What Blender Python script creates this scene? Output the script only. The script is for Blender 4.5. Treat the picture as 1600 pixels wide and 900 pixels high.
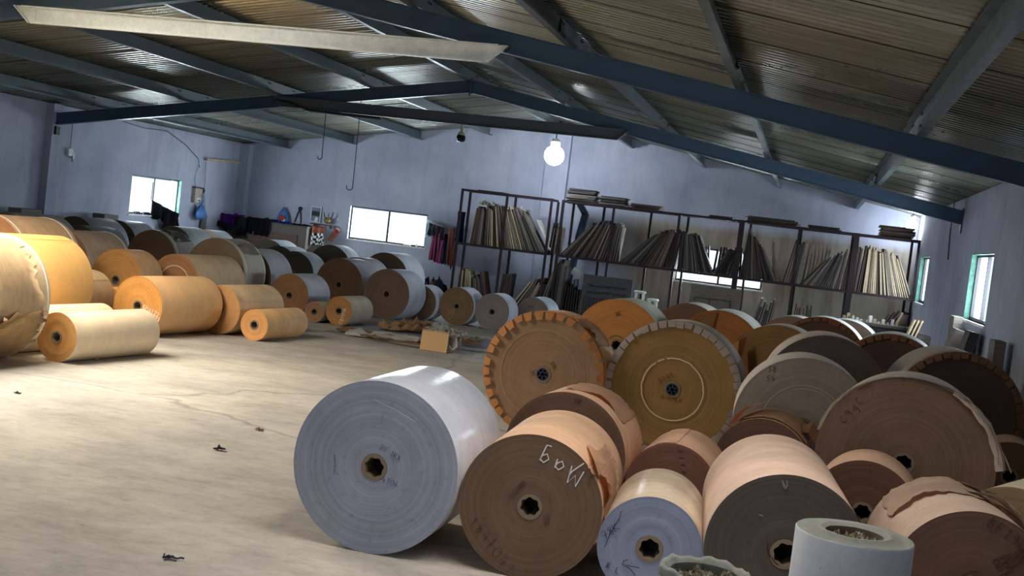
import bpy, bmesh, math, random
from mathutils import Vector, Matrix
PI = math.pi
random.seed(11)
sc = bpy.context.scene
COL = sc.collection
for o in list(bpy.data.objects): bpy.data.objects.remove(o)

# ------------------------------------------------------------------ camera
ROLL, PITCH, YAW = 0.11949, -0.05136, 0.2422
FPX = 1850.0
EYE = Vector((12.334, -23.956, 1.6))
_f = Vector((-math.sin(YAW)*math.cos(PITCH), math.cos(YAW)*math.cos(PITCH), math.sin(PITCH)))
_r = Vector((math.cos(YAW), math.sin(YAW), 0)); _u = _r.cross(_f)
RIGHT = _r*math.cos(ROLL)+_u*math.sin(ROLL); UP = -_r*math.sin(ROLL)+_u*math.cos(ROLL); FWD = _f
cam_d = bpy.data.cameras.new('camera'); cam = bpy.data.objects.new('camera', cam_d); COL.objects.link(cam)
m = Matrix((RIGHT, UP, -FWD)).transposed().to_4x4(); m.translation = EYE
cam.matrix_world = m
cam_d.sensor_width = 36; cam_d.lens = 36*FPX/1600; cam_d.clip_start = .05; cam_d.clip_end = 200
sc.camera = cam

# ------------------------------------------------------------------ world, exposure, daylight
W = 14.25; YB = 0.0; YN = -28.0; RIDGE = 7.13; ZP = 3.70; SL = 0.163; PUR = 0.18
def roofz(x): return ZP+PUR-SL*abs(x-RIDGE)
world = bpy.data.worlds.new('sky'); sc.world = world; world.use_nodes = True
bg = world.node_tree.nodes['Background']; bg.inputs[0].default_value = (.80, .90, 1, 1); bg.inputs[1].default_value = 1.6
sc.view_settings.view_transform = 'Standard'; sc.view_settings.look = 'None'
sc.view_settings.gamma = 1; sc.view_settings.use_curve_mapping = False
sc.view_settings.exposure = 0.0
def area(name, loc, target, sx, sy, power, col, spread=PI):
    l = bpy.data.lights.new(name, 'AREA'); l.shape = 'RECTANGLE'; l.size = sx; l.size_y = sy
    l.energy = power; l.color = col; l.spread = spread
    o = bpy.data.objects.new(name, l); COL.objects.link(o); o.location = loc
    o.rotation_euler = (Vector(target)-Vector(loc)).to_track_quat('-Z', 'Y').to_euler()
    return o
# daylight through the translucent roof sheets over the left half of the hall
SKY = (2.9, 6.6, -17.2, -14.5)      # x0,x1,y0,y1 of the skylight opening
area('daylight_skylight', (4.75, -15.85, roofz(4.75)+.03), (4.75+.163*4, -15.3, 0), 3.5, 2.5, 700, (1, .90, .76), 2.5)
area('added_reel_top_light', (11.8, -19.45, roofz(11.8)+.03), (11.8-.163*3, -19.45, 0), 2.6, 1.7, 80, (1, .93, .88), 2.4)  # added overhead light, unseen, to brighten the tops of the foreground reels
area('daylight_rear_door', (9.5, YN+.12, 1.45), (9.5, 0, 1.2), 4.4, 2.6, 60, (.80, .87, 1))
WC = (.86, .92, 1)
area('daylight_back_window', (3.5, .32, 1.30), (3.5, -4, .9), 2.5, 1.3, 520, WC)
area('daylight_rack_window', (10.6, .32, 1.30), (10.6, -4, .9), 2.5, 1.3, 520, WC)
area('daylight_left_window', (-.32, -3.4, 1.36), (4, -3.4, .9), 2.6, 1.35, 560, WC)
area('daylight_right_window', (W+.32, -9.3, 1.53), (8, -9.3, 1.0), 2.7, 1.4, 420, WC)
area('daylight_corner_window', (W+.32, -2.3, 1.53), (8, -2.3, 1.0), 2.4, 1.4, 220, WC)

# ------------------------------------------------------------------ helpers
def lin(c):
    return tuple(((v/255)/12.92 if v/255 <= .04045 else ((v/255+.055)/1.055)**2.4) for v in c)+(1,)
def px(u, v, axis, val):
    d = FWD+RIGHT*((u-800)/FPX)-UP*((v-450)/FPX)
    t = (val-EYE[axis])/d[axis]
    return EYE+d*t
def link(name, bm, mats, parent=None, loc=(0,0,0), smooth=False, rot=None):
    me = bpy.data.meshes.new(name); bm.normal_update(); bm.to_mesh(me); bm.free()
    if not isinstance(mats, (list, tuple)): mats = [mats]
    for mm in mats: me.materials.append(mm)
    if smooth:
        for p in me.polygons: p.use_smooth = True
    o = bpy.data.objects.new(name, me); COL.objects.link(o); o.location = loc
    if rot: o.rotation_euler = rot
    if parent: o.parent = parent
    return o
def tag(o, label, cat, group=None, kind=None):
    o['label'] = label; o['category'] = cat
    if group: o['group'] = group
    if kind: o['kind'] = kind
    return o
def thing(name, label, cat, loc=(0,0,0), rz=0, group=None):
    o = bpy.data.objects.new(name, None); COL.objects.link(o); o.empty_display_size = .1
    o.location = loc; o.rotation_euler = (0, 0, rz); return tag(o, label, cat, group)
def struct(name, bm, mats, parent=None, smooth=False):
    o = link(name, bm, mats, parent, smooth=smooth)
    if not parent: o['kind'] = 'structure'
    return o
def box(bm, c, s, R=None, mi=0):
    M = Matrix.Translation(Vector(c))
    if R is not None: M = M @ R.to_4x4()
    M = M @ Matrix.Diagonal((s[0], s[1], s[2], 1))
    g = bmesh.ops.create_cube(bm, size=1, matrix=M)
    if mi:
        for f in {f for v in g['verts'] for f in v.link_faces}: f.material_index = mi
def bx(bm, x0, x1, y0, y1, z0, z1, mi=0):
    box(bm, ((x0+x1)/2, (y0+y1)/2, (z0+z1)/2), (abs(x1-x0), abs(y1-y0), abs(z1-z0)), None, mi)
def bar(bm, a, b, w, h, mi=0, up=Vector((0,0,1))):
    a = Vector(a); b = Vector(b); d = (b-a); L = d.length; d.normalize()
    s = d.cross(up).normalized(); u2 = s.cross(d)
    R = Matrix((s, d, u2)).transposed()
    box(bm, (a+b)/2, (w, L, h), R, mi)
def tube(bm, pts, r, n=8, mi=0, cap=True):
    pts = [Vector(p) for p in pts]; rings = []
    ref = Vector((0,0,1))
    for i, p in enumerate(pts):
        d = (pts[min(i+1, len(pts)-1)]-pts[max(i-1, 0)]).normalized()
        s = d.cross(ref)
        if s.length < .05: s = d.cross(Vector((0,1,0)))
        s.normalize(); t = s.cross(d)
        rr = r[i] if isinstance(r, (list, tuple)) else r
        rings.append([bm.verts.new(p+s*rr*math.cos(2*PI*k/n)+t*rr*math.sin(2*PI*k/n)) for k in range(n)])
    for a, b in zip(rings, rings[1:]):
        for k in range(n):
            f = bm.faces.new((a[k], a[(k+1) % n], b[(k+1) % n], b[k])); f.material_index = mi
    if cap and n > 2:
        bm.faces.new(rings[0][::-1]).material_index = mi; bm.faces.new(rings[-1]).material_index = mi
def lathe_y(bm, prof, n=96, mi=0, a0=0, a1=2*PI, jit=None):
    """prof: (r, y) pairs turned about the local Y axis"""
    full = abs(a1-a0-2*PI) < 1e-6; N = n if full else n+1
    rings = []
    for j, (r, y) in enumerate(prof):
        rings.append([bm.verts.new((r*math.sin(a0+(a1-a0)*k/n), y, r*math.cos(a0+(a1-a0)*k/n))) for k in range(N)])
    for a, b in zip(rings, rings[1:]):
        for k in range(n):
            k2 = (k+1) % N
            f = bm.faces.new((a[k], a[k2], b[k2], b[k])); f.material_index = mi
    return rings
def lathe_z(bm, prof, n=48, mi=0, c=(0,0,0), close=False):
    rings = []
    for r, z in prof:
        rings.append([bm.verts.new((c[0]+r*math.cos(2*PI*k/n), c[1]+r*math.sin(2*PI*k/n), c[2]+z)) for k in range(n)])
    for a, b in zip(rings, rings[1:]):
        for k in range(n):
            bm.faces.new((a[k], a[(k+1) % n], b[(k+1) % n], b[k])).material_index = mi
    if close:
        bm.faces.new(rings[0][::-1]).material_index = mi; bm.faces.new(rings[-1]).material_index = mi

# ------------------------------------------------------------------ materials
def mat(name, col, rough=.7, metal=0, spec=.5):
    m = bpy.data.materials.new(name); m.use_nodes = True
    b = m.node_tree.nodes['Principled BSDF']
    b.inputs['Base Color'].default_value = lin(col) if max(col) > 1.01 else tuple(col)+(1,)
    b.inputs['Roughness'].default_value = rough; b.inputs['Metallic'].default_value = metal
    b.inputs['Specular IOR Level'].default_value = spec
    return m
class N:
    def __init__(s, m): s.m = m; s.t = m.node_tree; s.n = s.t.nodes; s.b = s.n['Principled BSDF']
    def new(s, ty, **kw):
        x = s.n.new(ty)
        for k, v in kw.items(): setattr(x, k, v)
        return x
    def l(s, a, b): s.t.links.new(a, b)
    def coord(s, kind='Object', scale=(1,1,1)):
        tc = s.new('ShaderNodeTexCoord'); mp = s.new('ShaderNodeMapping'); mp.inputs['Scale'].default_value = scale
        s.l(tc.outputs[kind], mp.inputs[0]); return mp.outputs[0]
    def noise(s, vec, scale, detail=4, rough=.6, dims='3D', w=None):
        x = s.new('ShaderNodeTexNoise', noise_dimensions=dims)
        x.inputs['Scale'].default_value = scale; x.inputs['Detail'].default_value = detail; x.inputs['Roughness'].default_value = rough
        if vec is not None: s.l(vec, x.inputs['Vector'])
        if w is not None: s.l(w, x.inputs['W'])
        return x.outputs['Fac']
    def ramp(s, fac, stops):
        r = s.new('ShaderNodeValToRGB'); e = r.color_ramp.elements
        while len(e) < len(stops): e.new(.5)
        for q, (p, c) in zip(e, stops): q.position = p; q.color = c if len(c) == 4 else tuple(c)+(1,)
        s.l(fac, r.inputs[0]); return r.outputs[0]
    def mix(s, fac, a, b, mode='MIX'):
        x = s.new('ShaderNodeMix', data_type='RGBA', blend_type=mode)
        for v, i in ((fac, 0), (a, 6), (b, 7)):
            if hasattr(v, 'links'): s.l(v, x.inputs[i])
            else: x.inputs[i].default_value = v
        return x.outputs[2]
    def math(s, op, a, b=0.0, clamp=False):
        x = s.new('ShaderNodeMath', operation=op); x.use_clamp = clamp
        for v, i in ((a, 0), (b, 1)):
            if hasattr(v, 'links'): s.l(v, x.inputs[i])
            else: x.inputs[i].default_value = v
        return x.outputs[0]
    def bump(s, h, strength=.3, dist=.01):
        x = s.new('ShaderNodeBump'); x.inputs['Strength'].default_value = strength; x.inputs['Distance'].default_value = dist
        s.l(h, x.inputs['Height']); s.l(x.outputs[0], s.b.inputs['Normal'])
def g(v): return (v, v, v, 1)
_cache = {}
def paper_face(col, mottle=.14):
    k = ('f', col, mottle)
    if k in _cache: return _cache[k]
    m = mat('paper_end', col, .85, 0, .25); n = N(m)
    tc = n.new('ShaderNodeTexCoord'); sp = n.new('ShaderNodeSeparateXYZ'); n.l(tc.outputs['Object'], sp.inputs[0])
    r = n.math('SQRT', n.math('ADD', n.math('MULTIPLY', sp.outputs[0], sp.outputs[0]), n.math('MULTIPLY', sp.outputs[2], sp.outputs[2])))
    f1 = n.noise(None, 55, 6, .75, '1D', r); f2 = n.noise(None, 11, 3, .6, '1D', r)
    f3 = n.noise(n.coord('Object'), 3.5, 5, .6); f4 = n.noise(n.coord('Object', (1, 1, 1)), 30, 3, .6)
    a = n.ramp(f1, [(.3, g(1-mottle)), (.7, g(1+mottle*.5))]); b = n.ramp(f2, [(.3, g(1-mottle)), (.7, g(1+mottle*.5))])
    c = n.mix(1, a, b, 'MULTIPLY'); c = n.mix(1, c, n.ramp(f3, [(.3, g(.84)), (.7, g(1.06))]), 'MULTIPLY')
    c = n.mix(1, c, n.ramp(f4, [(.28, g(.8)), (.42, g(1))]), 'MULTIPLY')
    n.l(n.mix(1, lin(col), c, 'MULTIPLY'), n.b.inputs['Base Color'])
    n.bump(f1, .35, .004); _cache[k] = m; return m
def paper_side(col, rough=.6, dirt=.3):
    k = ('s', col, rough, dirt)
    if k in _cache: return _cache[k]
    m = mat('paper_wrap', col, rough, 0, .4); n = N(m)
    f1 = n.noise(n.coord('Object', (1, 2.2, 1)), 2.6, 6, .62); f2 = n.noise(n.coord('Object', (1, .6, 1)), 24, 4, .6)
    f3 = n.noise(n.coord('Object'), 70, 2, .5); f4 = n.noise(n.coord('Object', (.7, 4, .7)), 7, 5, .7)
    c = n.mix(1, n.ramp(f1, [(.28, g(1-dirt*.8)), (.62, g(1.04))]), n.ramp(f2, [(.3, g(1-dirt*.3)), (.5, g(1))]), 'MULTIPLY')
    c = n.mix(1, c, n.ramp(f3, [(.24, g(.45)), (.30, g(1))]), 'MULTIPLY')
    c = n.mix(1, c, n.ramp(f4, [(.25, g(1-dirt*.5)), (.5, g(1))]), 'MULTIPLY')
    n.l(n.mix(1, lin(col), c, 'MULTIPLY'), n.b.inputs['Base Color'])
    n.bump(f1, .25, .02); _cache[k] = m; return m

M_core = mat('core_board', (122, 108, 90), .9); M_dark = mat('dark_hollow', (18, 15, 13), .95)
M_plug = mat('core_plug_blue', (38, 44, 66), .35); M_chalk = mat('chalk', (205, 205, 205), .95)
M_pencil = mat('pencil', (60, 52, 50), .8); M_penblue = mat('pen_blue', (70, 75, 140), .7); M_ink = mat('ink', (28, 28, 38), .6)
M_red = mat('red_marker', (120, 52, 30), .8); M_redstamp = mat('stamp_red', (80, 34, 24), .85); M_brownink = mat('brown_ink', (72, 48, 36), .85); M_green = mat('marker_green', (70, 105, 55), .8)
M_strap = mat('strap_white', (225, 222, 210), .5)
# painted steel
def steel(name, col, rough=.42):
    m = mat(name, col, rough, .35, .5); n = N(m)
    f = n.noise(n.coord('Object', (1, 1, 1)), 5, 5, .7); f2 = n.noise(n.coord('Object'), 60, 3, .6)
    c = n.mix(1, n.ramp(f, [(.3, g(.78)), (.7, g(1.08))]), n.ramp(f2, [(.3, g(.88)), (.6, g(1))]), 'MULTIPLY')
    n.l(n.mix(1, lin(col), c, 'MULTIPLY'), n.b.inputs['Base Color'])
    n.l(n.ramp(f, [(.3, g(rough-.08)), (.7, g(rough+.14))]), n.b.inputs['Roughness']); return m
M_frame = steel('frame_blue', (66, 88, 112)); M_tie = steel('tie_pale', (236, 242, 242), .5); M_purlin = steel('purlin_grey', (92, 104, 110), .38)
M_bolt = steel('bolt', (70, 70, 72)); M_rack = steel('rack_maroon', (44, 32, 38), .5)
M_tiefar = steel('tie_far', (84, 92, 102), .5)
# corrugated roof sheet
M_roof = mat('roof_sheet', (150, 146, 128), .33, .75); n = N(M_roof)
f = n.noise(n.coord('Object', (.6, 1, 1)), 1.1, 5, .65); f2 = n.noise(n.coord('Object', (.25, 14, 1)), 2.2, 4, .7)
c = n.mix(1, n.ramp(f, [(.32, (.72, .69, .60, 1)), (.5, (.88, .87, .82, 1)), (.72, (.94, 1.0, 1.0, 1))]), n.ramp(f2, [(.3, g(.72)), (.62, g(1.05))]), 'MULTIPLY')
n.l(n.mix(1, lin((150, 152, 142)), c, 'MULTIPLY'), n.b.inputs['Base Color']); n.l(n.ramp(f, [(.3, g(.40)), (.7, g(.24))]), n.b.inputs['Roughness'])
M_lap = mat('roof_lap', (52, 50, 46), .6, .5)
M_frp = mat('translucent_sheet', (225, 220, 200), .4); N(M_frp).b.inputs['Transmission Weight'].default_value = .6
# walls: bluish limewash, grimy; bare plaster low down behind the racks
def wallmat(name, plaster):
    m = mat(name, (172, 178, 205), .92, 0, .2); n = N(m)
    cw = n.coord('Object'); f = n.noise(cw, .8, 6, .62); f2 = n.noise(n.coord('Object', (1.2, 1.2, .22)), 3.2, 5, .65); f3 = n.noise(cw, 16, 5, .7)
    base = n.mix(n.ramp(f, [(.35, g(0)), (.7, g(1))]), lin((160, 166, 186)), lin((186, 191, 209)))
    base = n.mix(n.math('MULTIPLY', n.ramp(f2, [(.52, g(0)), (.72, g(1))]), .35), base, lin((134, 132, 138)))
    base = n.mix(n.math('MULTIPLY', n.ramp(f3, [(.60, g(0)), (.74, g(1))]), .45), base, lin((110, 104, 104)))
    tc = n.new('ShaderNodeTexCoord'); sp = n.new('ShaderNodeSeparateXYZ'); n.l(tc.outputs['Object'], sp.inputs[0])
    if plaster:
        fx = n.math('ADD', n.math('MULTIPLY', n.math('SUBTRACT', sp.outputs[0], 8.7), 1.6), n.math('MULTIPLY', f, 1.0), True)
        fz = n.math('MULTIPLY', n.math('SUBTRACT', 2.28, n.math('ADD', sp.outputs[2], n.math('MULTIPLY', f, .25))), 7, True)
        pl = n.mix(n.math('MULTIPLY', n.ramp(f2, [(.45, g(0)), (.68, g(1))]), .8), lin((164, 158, 146)), lin((124, 110, 102)))
        base = n.mix(n.math('MULTIPLY', fx, fz), base, pl)
    # scuffs and damp low on the wall
    low = n.math('MULTIPLY', n.math('SUBTRACT', .95, n.math('ADD', sp.outputs[2], n.math('MULTIPLY', f2, .6))), 2.5, True)
    base = n.mix(n.math('MULTIPLY', low, .5), base, lin((132, 128, 124)))
    n.l(base, n.b.inputs['Base Color']); n.bump(n.mix(.5, f2, f3), .35, .02); return m
M_wall = wallmat('limewash', False); M_wallb = wallmat('limewash_back', True)
M_wallr = wallmat('limewash_right', False)
# floor: dusty concrete
M_floor = mat('concrete', (170, 162, 148), .8, 0, .3); n = N(M_floor)
cw = n.coord('Object'); f = n.noise(cw, .45, 6, .6); f2 = n.noise(n.coord('Object', (1, 1.7, 1)), 8, 8, .75); f3 = n.noise(cw, 55, 4, .7); f5 = n.noise(n.coord('Object', (1, 1.6, 1)), 1.7, 5, .65)
c = n.mix(n.ramp(f, [(.35, g(0)), (.65, g(1))]), lin((164, 160, 156)), lin((192, 186, 174)))
c = n.mix(1, c, n.ramp(f2, [(.30, g(.76)), (.5, g(.98)), (.7, g(1.06))]), 'MULTIPLY')
c = n.mix(1, c, n.ramp(f5, [(.34, g(.78)), (.6, g(1.06))]), 'MULTIPLY')
c = n.mix(1, c, n.ramp(f3, [(.28, g(.6)), (.40, g(1))]), 'MULTIPLY')
vo = n.new('ShaderNodeTexVoronoi', feature='DISTANCE_TO_EDGE'); vo.inputs['Scale'].default_value = .17
wv = n.new('ShaderNodeVectorMath', operation='ADD'); nv = n.new('ShaderNodeTexNoise'); nv.inputs['Scale'].default_value = 1.5; nv.inputs['Detail'].default_value = 6
n.l(cw, nv.inputs['Vector']); sv = n.new('ShaderNodeVectorMath', operation='SCALE'); sv.inputs['Scale'].default_value = .5; n.l(nv.outputs['Color'], sv.inputs[0])
n.l(cw, wv.inputs[0]); n.l(sv.outputs[0], wv.inputs[1]); n.l(wv.outputs[0], vo.inputs['Vector'])
c = n.mix(1, c, n.ramp(vo.outputs['Distance'], [(0, g(.62)), (.0045, g(1))]), 'MULTIPLY')
n.l(c, n.b.inputs['Base Color']); n.l(n.ramp(f, [(.3, g(.62)), (.7, g(.85))]), n.b.inputs['Roughness']); n.bump(f2, .4, .012)
M_white = mat('white_paint', (215, 215, 212), .6); M_wframe = mat('window_frame_dark', (30, 32, 38), .5)
M_jamb = mat('jamb_green', (96, 176, 150), .7); n = N(M_jamb); n.l(n.mix(n.ramp(n.noise(n.coord('Object'), 9, 4, .7), [(.4, g(0)), (.6, g(1))]), lin((28, 70, 58)), lin((56, 104, 88))), n.b.inputs['Base Color'])
M_glass = bpy.data.materials.new('glass'); M_glass.use_nodes = True; t = M_glass.node_tree; t.nodes.clear()
o_ = t.nodes.new('ShaderNodeOutputMaterial'); mx = t.nodes.new('ShaderNodeMixShader'); tr = t.nodes.new('ShaderNodeBsdfTransparent'); gl = t.nodes.new('ShaderNodeBsdfGlossy'); gl.inputs['Roughness'].default_value = .05
tr.inputs[0].default_value = (.93, .96, .96, 1); mx.inputs[0].default_value = .06; t.links.new(tr.outputs[0], mx.inputs[1]); t.links.new(gl.outputs[0], mx.inputs[2]); t.links.new(mx.outputs[0], o_.inputs[0])
def ply(name, face, edge):
    m = mat(name, face, .8); n = N(m); f = n.noise(n.coord('Object', (1, 1, 6)), 6, 4, .6)
    n.l(n.mix(1, lin(face), n.ramp(f, [(.3, g(.7)), (.7, g(1.15))]), 'MULTIPLY'), n.b.inputs['Base Color']); return m
M_bd = [ply('board_dark', (62, 57, 58), 0), ply('board_grey', (112, 104, 98), 0), ply('board_tan', (186, 168, 140), 0), ply('board_brown', (84, 64, 54), 0), ply('board_pale', (208, 204, 196), 0)]

# ------------------------------------------------------------------ the setting
def wall(name, axis, pos, out, u0, u1, top, holes, mt):
    """vertical wall with rectangular openings; axis 0: plane x=pos (u along y), axis 1: plane y=pos (u along x)"""
    bm = bmesh.new(); us = sorted({u0, u1, *[h for q in holes for h in q[:2]]}); th = out
    def put(a, b, z0, z1):
        if axis == 0: bx(bm, pos, pos+th, a, b, z0, z1)
        else: bx(bm, a, b, pos, pos+th, z0, z1)
    for a, b in zip(us, us[1:]):
        hs = sorted([q for q in holes if q[0] <= a+1e-6 and q[1] >= b-1e-6], key=lambda q: q[2]); z = 0
        for q in hs:
            if q[2] > z: put(a, b, z, q[2])
            z = q[3]
        put(a, b, z, top)
    if axis == 1:
        lo = roofz(0); d0, d1 = (pos, pos+th)
        v = [bm.verts.new(p) for p in ((u0, d0, top), (u1, d0, top), (RIDGE, d0, roofz(RIDGE)-.005), (u0, d1, top), (u1, d1, top), (RIDGE, d1, roofz(RIDGE)-.005))]
        for ff in ((0,1,2), (5,4,3), (0,2,5,3), (1,4,5,2), (0,3,4,1)): bm.faces.new([v[i] for i in ff])
    bmesh.ops.recalc_face_normals(bm, faces=bm.faces)
    return struct(name, bm, mt)
T = .23; EAVE = roofz(0)
wall('wall_back', 1, 0, T, -T, W+T, EAVE, [(2.64, 4.40, .93, 1.64), (9.74, 11.47, .93, 1.64)], M_wallb)
wall('wall_left', 0, 0, -T, YN, 0, EAVE-.005, [(-4.30, -2.50, .99, 1.73)], M_wall)
wall('wall_right', 0, W, T, YN, 0, EAVE-.005, [(-10.22, -8.38, 1.14, 1.94), (-3.12, -1.45, 1.13, 1.94)], M_wallr)
wall('wall_rear', 1, YN, -T, -T, W+T, EAVE, [(7.2, 11.8, 0, 2.8)], M_wall)
bm = bmesh.new(); bx(bm, -T, W+T, YN-3, T, -.2, 0); struct('floor', bm, M_floor)
bm = bmesh.new()
for k, (a, b, y0, y1, z1) in enumerate([(6.84, 7.32, -.15, 0, roofz(6.84)-.02), (0, .14, -6.98, -6.72, EAVE-.01), (0, .14, -13.8, -13.54, EAVE-.01), (0, .22, -.2, 0, EAVE-.01)]):
    bm = bmesh.new(); bx(bm, a, b, y0, y1, 0, z1); struct('trim_%d' % (k+1), bm, M_wallb if k == 0 else M_wall)
# corrugated roof: two slopes of real corrugated sheet, with a sheet lap every metre
bm = bmesh.new(); P = .125; A = .017; step = P/8
def roof_slope(x0, x1, yspans):
    for ya, yb in yspans:
        ny = int((yb-ya)/step); prev = None
        for i in range(ny+1):
            y = ya+(yb-ya)*i/ny; ph = (y % P)/P
            dz = A*(1 if ph < .35 else (-1 if .5 < ph < .85 else (1-2*(ph-.35)/.15 if ph <= .5 else -1+2*(ph-.85)/.15)))
            cur = [bm.verts.new((x0, y, roofz(x0)+dz+A)), bm.verts.new((x1, y, roofz(x1)+dz+A))]
            if prev: bm.faces.new((prev[0], prev[1], cur[1], cur[0]))
            prev = cur
Y0, Y1 = YN-.2, T
roof_slope(-.35, SKY[0], [(Y0, Y1)]); roof_slope(SKY[0], SKY[1], [(Y0, SKY[2]), (SKY[3], Y1)]); roof_slope(SKY[1], RIDGE, [(Y0, Y1)])
roof_slope(RIDGE, 10.4, [(Y0, Y1)]); roof_slope(10.4, 13.2, [(Y0, -20.4), (-18.5, Y1)]); roof_slope(13.2, W+.35, [(Y0, Y1)])
y = -27.5
while y < 0:
    for xa, xb in ((-.3, RIDGE-.05), (RIDGE+.05, W+.3)):
        if SKY[2]-.1 < y < SKY[3]+.1 and xa < 0: segs = [(xa, SKY[0]), (SKY[1], xb)]
        elif -20.5 < y < -18.4 and xa > 0: segs = [(xa, 10.4), (13.2, xb)]
        else: segs = [(xa, xb)]
        for a, b in segs: bar(bm, (a, y, roofz(a)-.002), (b, y, roofz(b)-.002), .007, .005, 1)
    y += 1.02
struct('ceiling', bm, [M_roof, M_lap])
# ridge capping closes the joint
bm = bmesh.new(); bx(bm, RIDGE-.12, RIDGE+.12, Y0, Y1, roofz(RIDGE)+.02, roofz(RIDGE)+.05); struct('trim_5', bm, M_roof)

def window(num, axis, pos, out, u0, u1, z0, z1, jamb):
    s = 1 if out > 0 else -1
    w = bpy.data.objects.new('window_%d' % num, None); COL.objects.link(w); w['kind'] = 'structure'
    def B(bm, a, b, d0, d1, c, d, mi=0):
        if axis == 0: bx(bm, pos+s*d0, pos+s*d1, a, b, c, d, mi)
        else: bx(bm, a, b, pos+s*d0, pos+s*d1, c, d, mi)
    bm = bmesh.new(); t = .035
    B(bm, u0, u1, .07, .11, z1-t, z1); B(bm, u0, u1, .07, .11, z0, z0+t); B(bm, u0, u0+t, .07, .11, z0+t, z1-t); B(bm, u1-t, u1, .07, .11, z0+t, z1-t)
    link('frame', bm, M_wframe, w)
    um = (u0+u1)/2; bm = bmesh.new(); B(bm, um-.022, um+.022, .065, .105, z0+t, z1-t); link('meeting_stile', bm, M_wframe, w)
    for a, b in ((u0+t, um-.02), (um+.02, u1-t)):
        bm = bmesh.new(); B(bm, a, b, .088, .094, z0+t, z1-t); link('pane', bm, M_glass, w)
    bm = bmesh.new(); B(bm, u0-.03, u1+.03, -.02, .07, z0-.03, z0); link('sill', bm, M_white, w)
    bm = bmesh.new()
    if jamb:
        B(bm, u1, u1-.008, 0, .07, z0, z1); B(bm, u0, u0+.008, 0, .07, z0, z1); B(bm, u0, u1, 0, .07, z1-.008, z1)
        link('reveal', bm, M_jamb, w)
    else: bm.free()
    return w
window(1, 0, 0, -T, -4.30, -2.50, .99, 1.73, True)
window(2, 1, 0, T, 2.64, 4.40, .93, 1.64, False)
window(3, 1, 0, T, 9.74, 11.47, .93, 1.64, False)
window(4, 0, W, T, -3.12, -1.45, 1.13, 1.94, True)
window(5, 0, W, T, -10.22, -8.38, 1.14, 1.94, True)

# ------------------------------------------------------------------ steel frames, ties, purlins
def zpb(x): return ZP-SL*abs(x-RIDGE)       # underside of purlins = top of rafters
def beam_slope(name, xa, xb, y, mt, parent, h=.19, w=.10):
    """I-section rafter: web and two flanges"""
    bm = bmesh.new(); a = Vector((xa, y, zpb(xa))); b = Vector((xb, y, zpb(xb)))
    for dz, hh, ww in ((-.006, .012, w), (-h/2, h-.024, .05), (-h+.006, .012, w)):
        bar(bm, a+Vector((0, 0, dz)), b+Vector((0, 0, dz)), ww, hh)
    return link(name, bm, mt, parent)
def tie(y, x0, x1, z, mt, parent, h=.165):
    bm = bmesh.new(); L = .42
    bx(bm, x0+L*.5, x1-L*.5, y-.08, y-.07, z, z+h); bx(bm, x0+L*.5, x1-L*.5, y-.125, y-.08, z, z+.012); bx(bm, x0+L*.2, x1-L*.2, y-.125, y-.08, z+h-.012, z+h)
    t_ = link('tie_beam', bm, mt, parent)
    for s, xe in ((1, x0), (-1, x1)):   # pointed gusset ends
        bm = bmesh.new(); v = [bm.verts.new(p) for p in ((xe, y-.085, z+h), (xe+s*L*.55, y-.085, z+h), (xe+s*L*.55, y-.085, z), (xe+s*L*.42, y-.085, z))]
        r = bmesh.ops.extrude_face_region(bm, geom=[bm.faces.new(v)]); bmesh.ops.translate(bm, verts=[e for e in r['geom'] if isinstance(e, bmesh.types.BMVert)], vec=(0, .012, 0))
        bar(bm, (xe, y-.1, z+h-.006), (xe+s*L*.42, y-.1, z+.004), .045, .010)
        bmesh.ops.recalc_face_normals(bm, faces=bm.faces)
        link('gusset_plate', bm, mt, t_)
    return t_
for y, lab, tx in ((-6.88, 'dark blue steel roof frame across the hall nearest the back wall', (3.95, 9.60)), (-13.68, 'blue steel roof frame across the hall nearer the viewer with the pale tie beam', (4.47, 9.52)), (-20.5, 'blue steel roof frame above and behind the foreground reels', (4.4, 9.6))):
    fr = thing('roof_frame', lab, 'roof frame', (0, 0, 0))
    beam_slope('rafter', .0, RIDGE, y, M_frame, fr); beam_slope('rafter', RIDGE, W, y, M_frame, fr)
    tie(y, tx[0], tx[1], 3.02, M_tie if y < -7 else M_tiefar, fr)
    bm = bmesh.new(); box(bm, (RIDGE, y-.056, zpb(RIDGE)-.11), (.02, .015, .26)); box(bm, (RIDGE, y, zpb(RIDGE)-.10), (.03, .11, .22))
    for a in (-.05, .05):
        for b in (-.05, -.16): box(bm, (RIDGE+a, y-.035, zpb(RIDGE)+b), (.025, .03, .025))
    link('ridge_plate', bm, M_frame, fr)
    for xe in (.0, W):
        bm = bmesh.new(); s = 1 if xe == 0 else -1
        box(bm, (xe+s*.01, y, zpb(xe)-.14), (.02, .16, .34)); link('end_plate', bm, M_frame, fr)
    if y > -7:
        bm = bmesh.new(); bx(bm, .02, .18, y-.05, y+.05, zpb(0)-.33, zpb(0)-.19); link('bearing_pad', bm, M_rack, fr)
bm = bmesh.new(); box(bm, (0, 0, 0), (.05, .018, .018)); bolt_me = bpy.data.meshes.new('bolt'); bm.to_mesh(bolt_me); bm.free(); bolt_me.materials.append(M_bolt)
ords = ['first', 'second', 'third', 'fourth', 'fifth', 'sixth', 'seventh', 'eighth', 'ninth']
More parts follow.
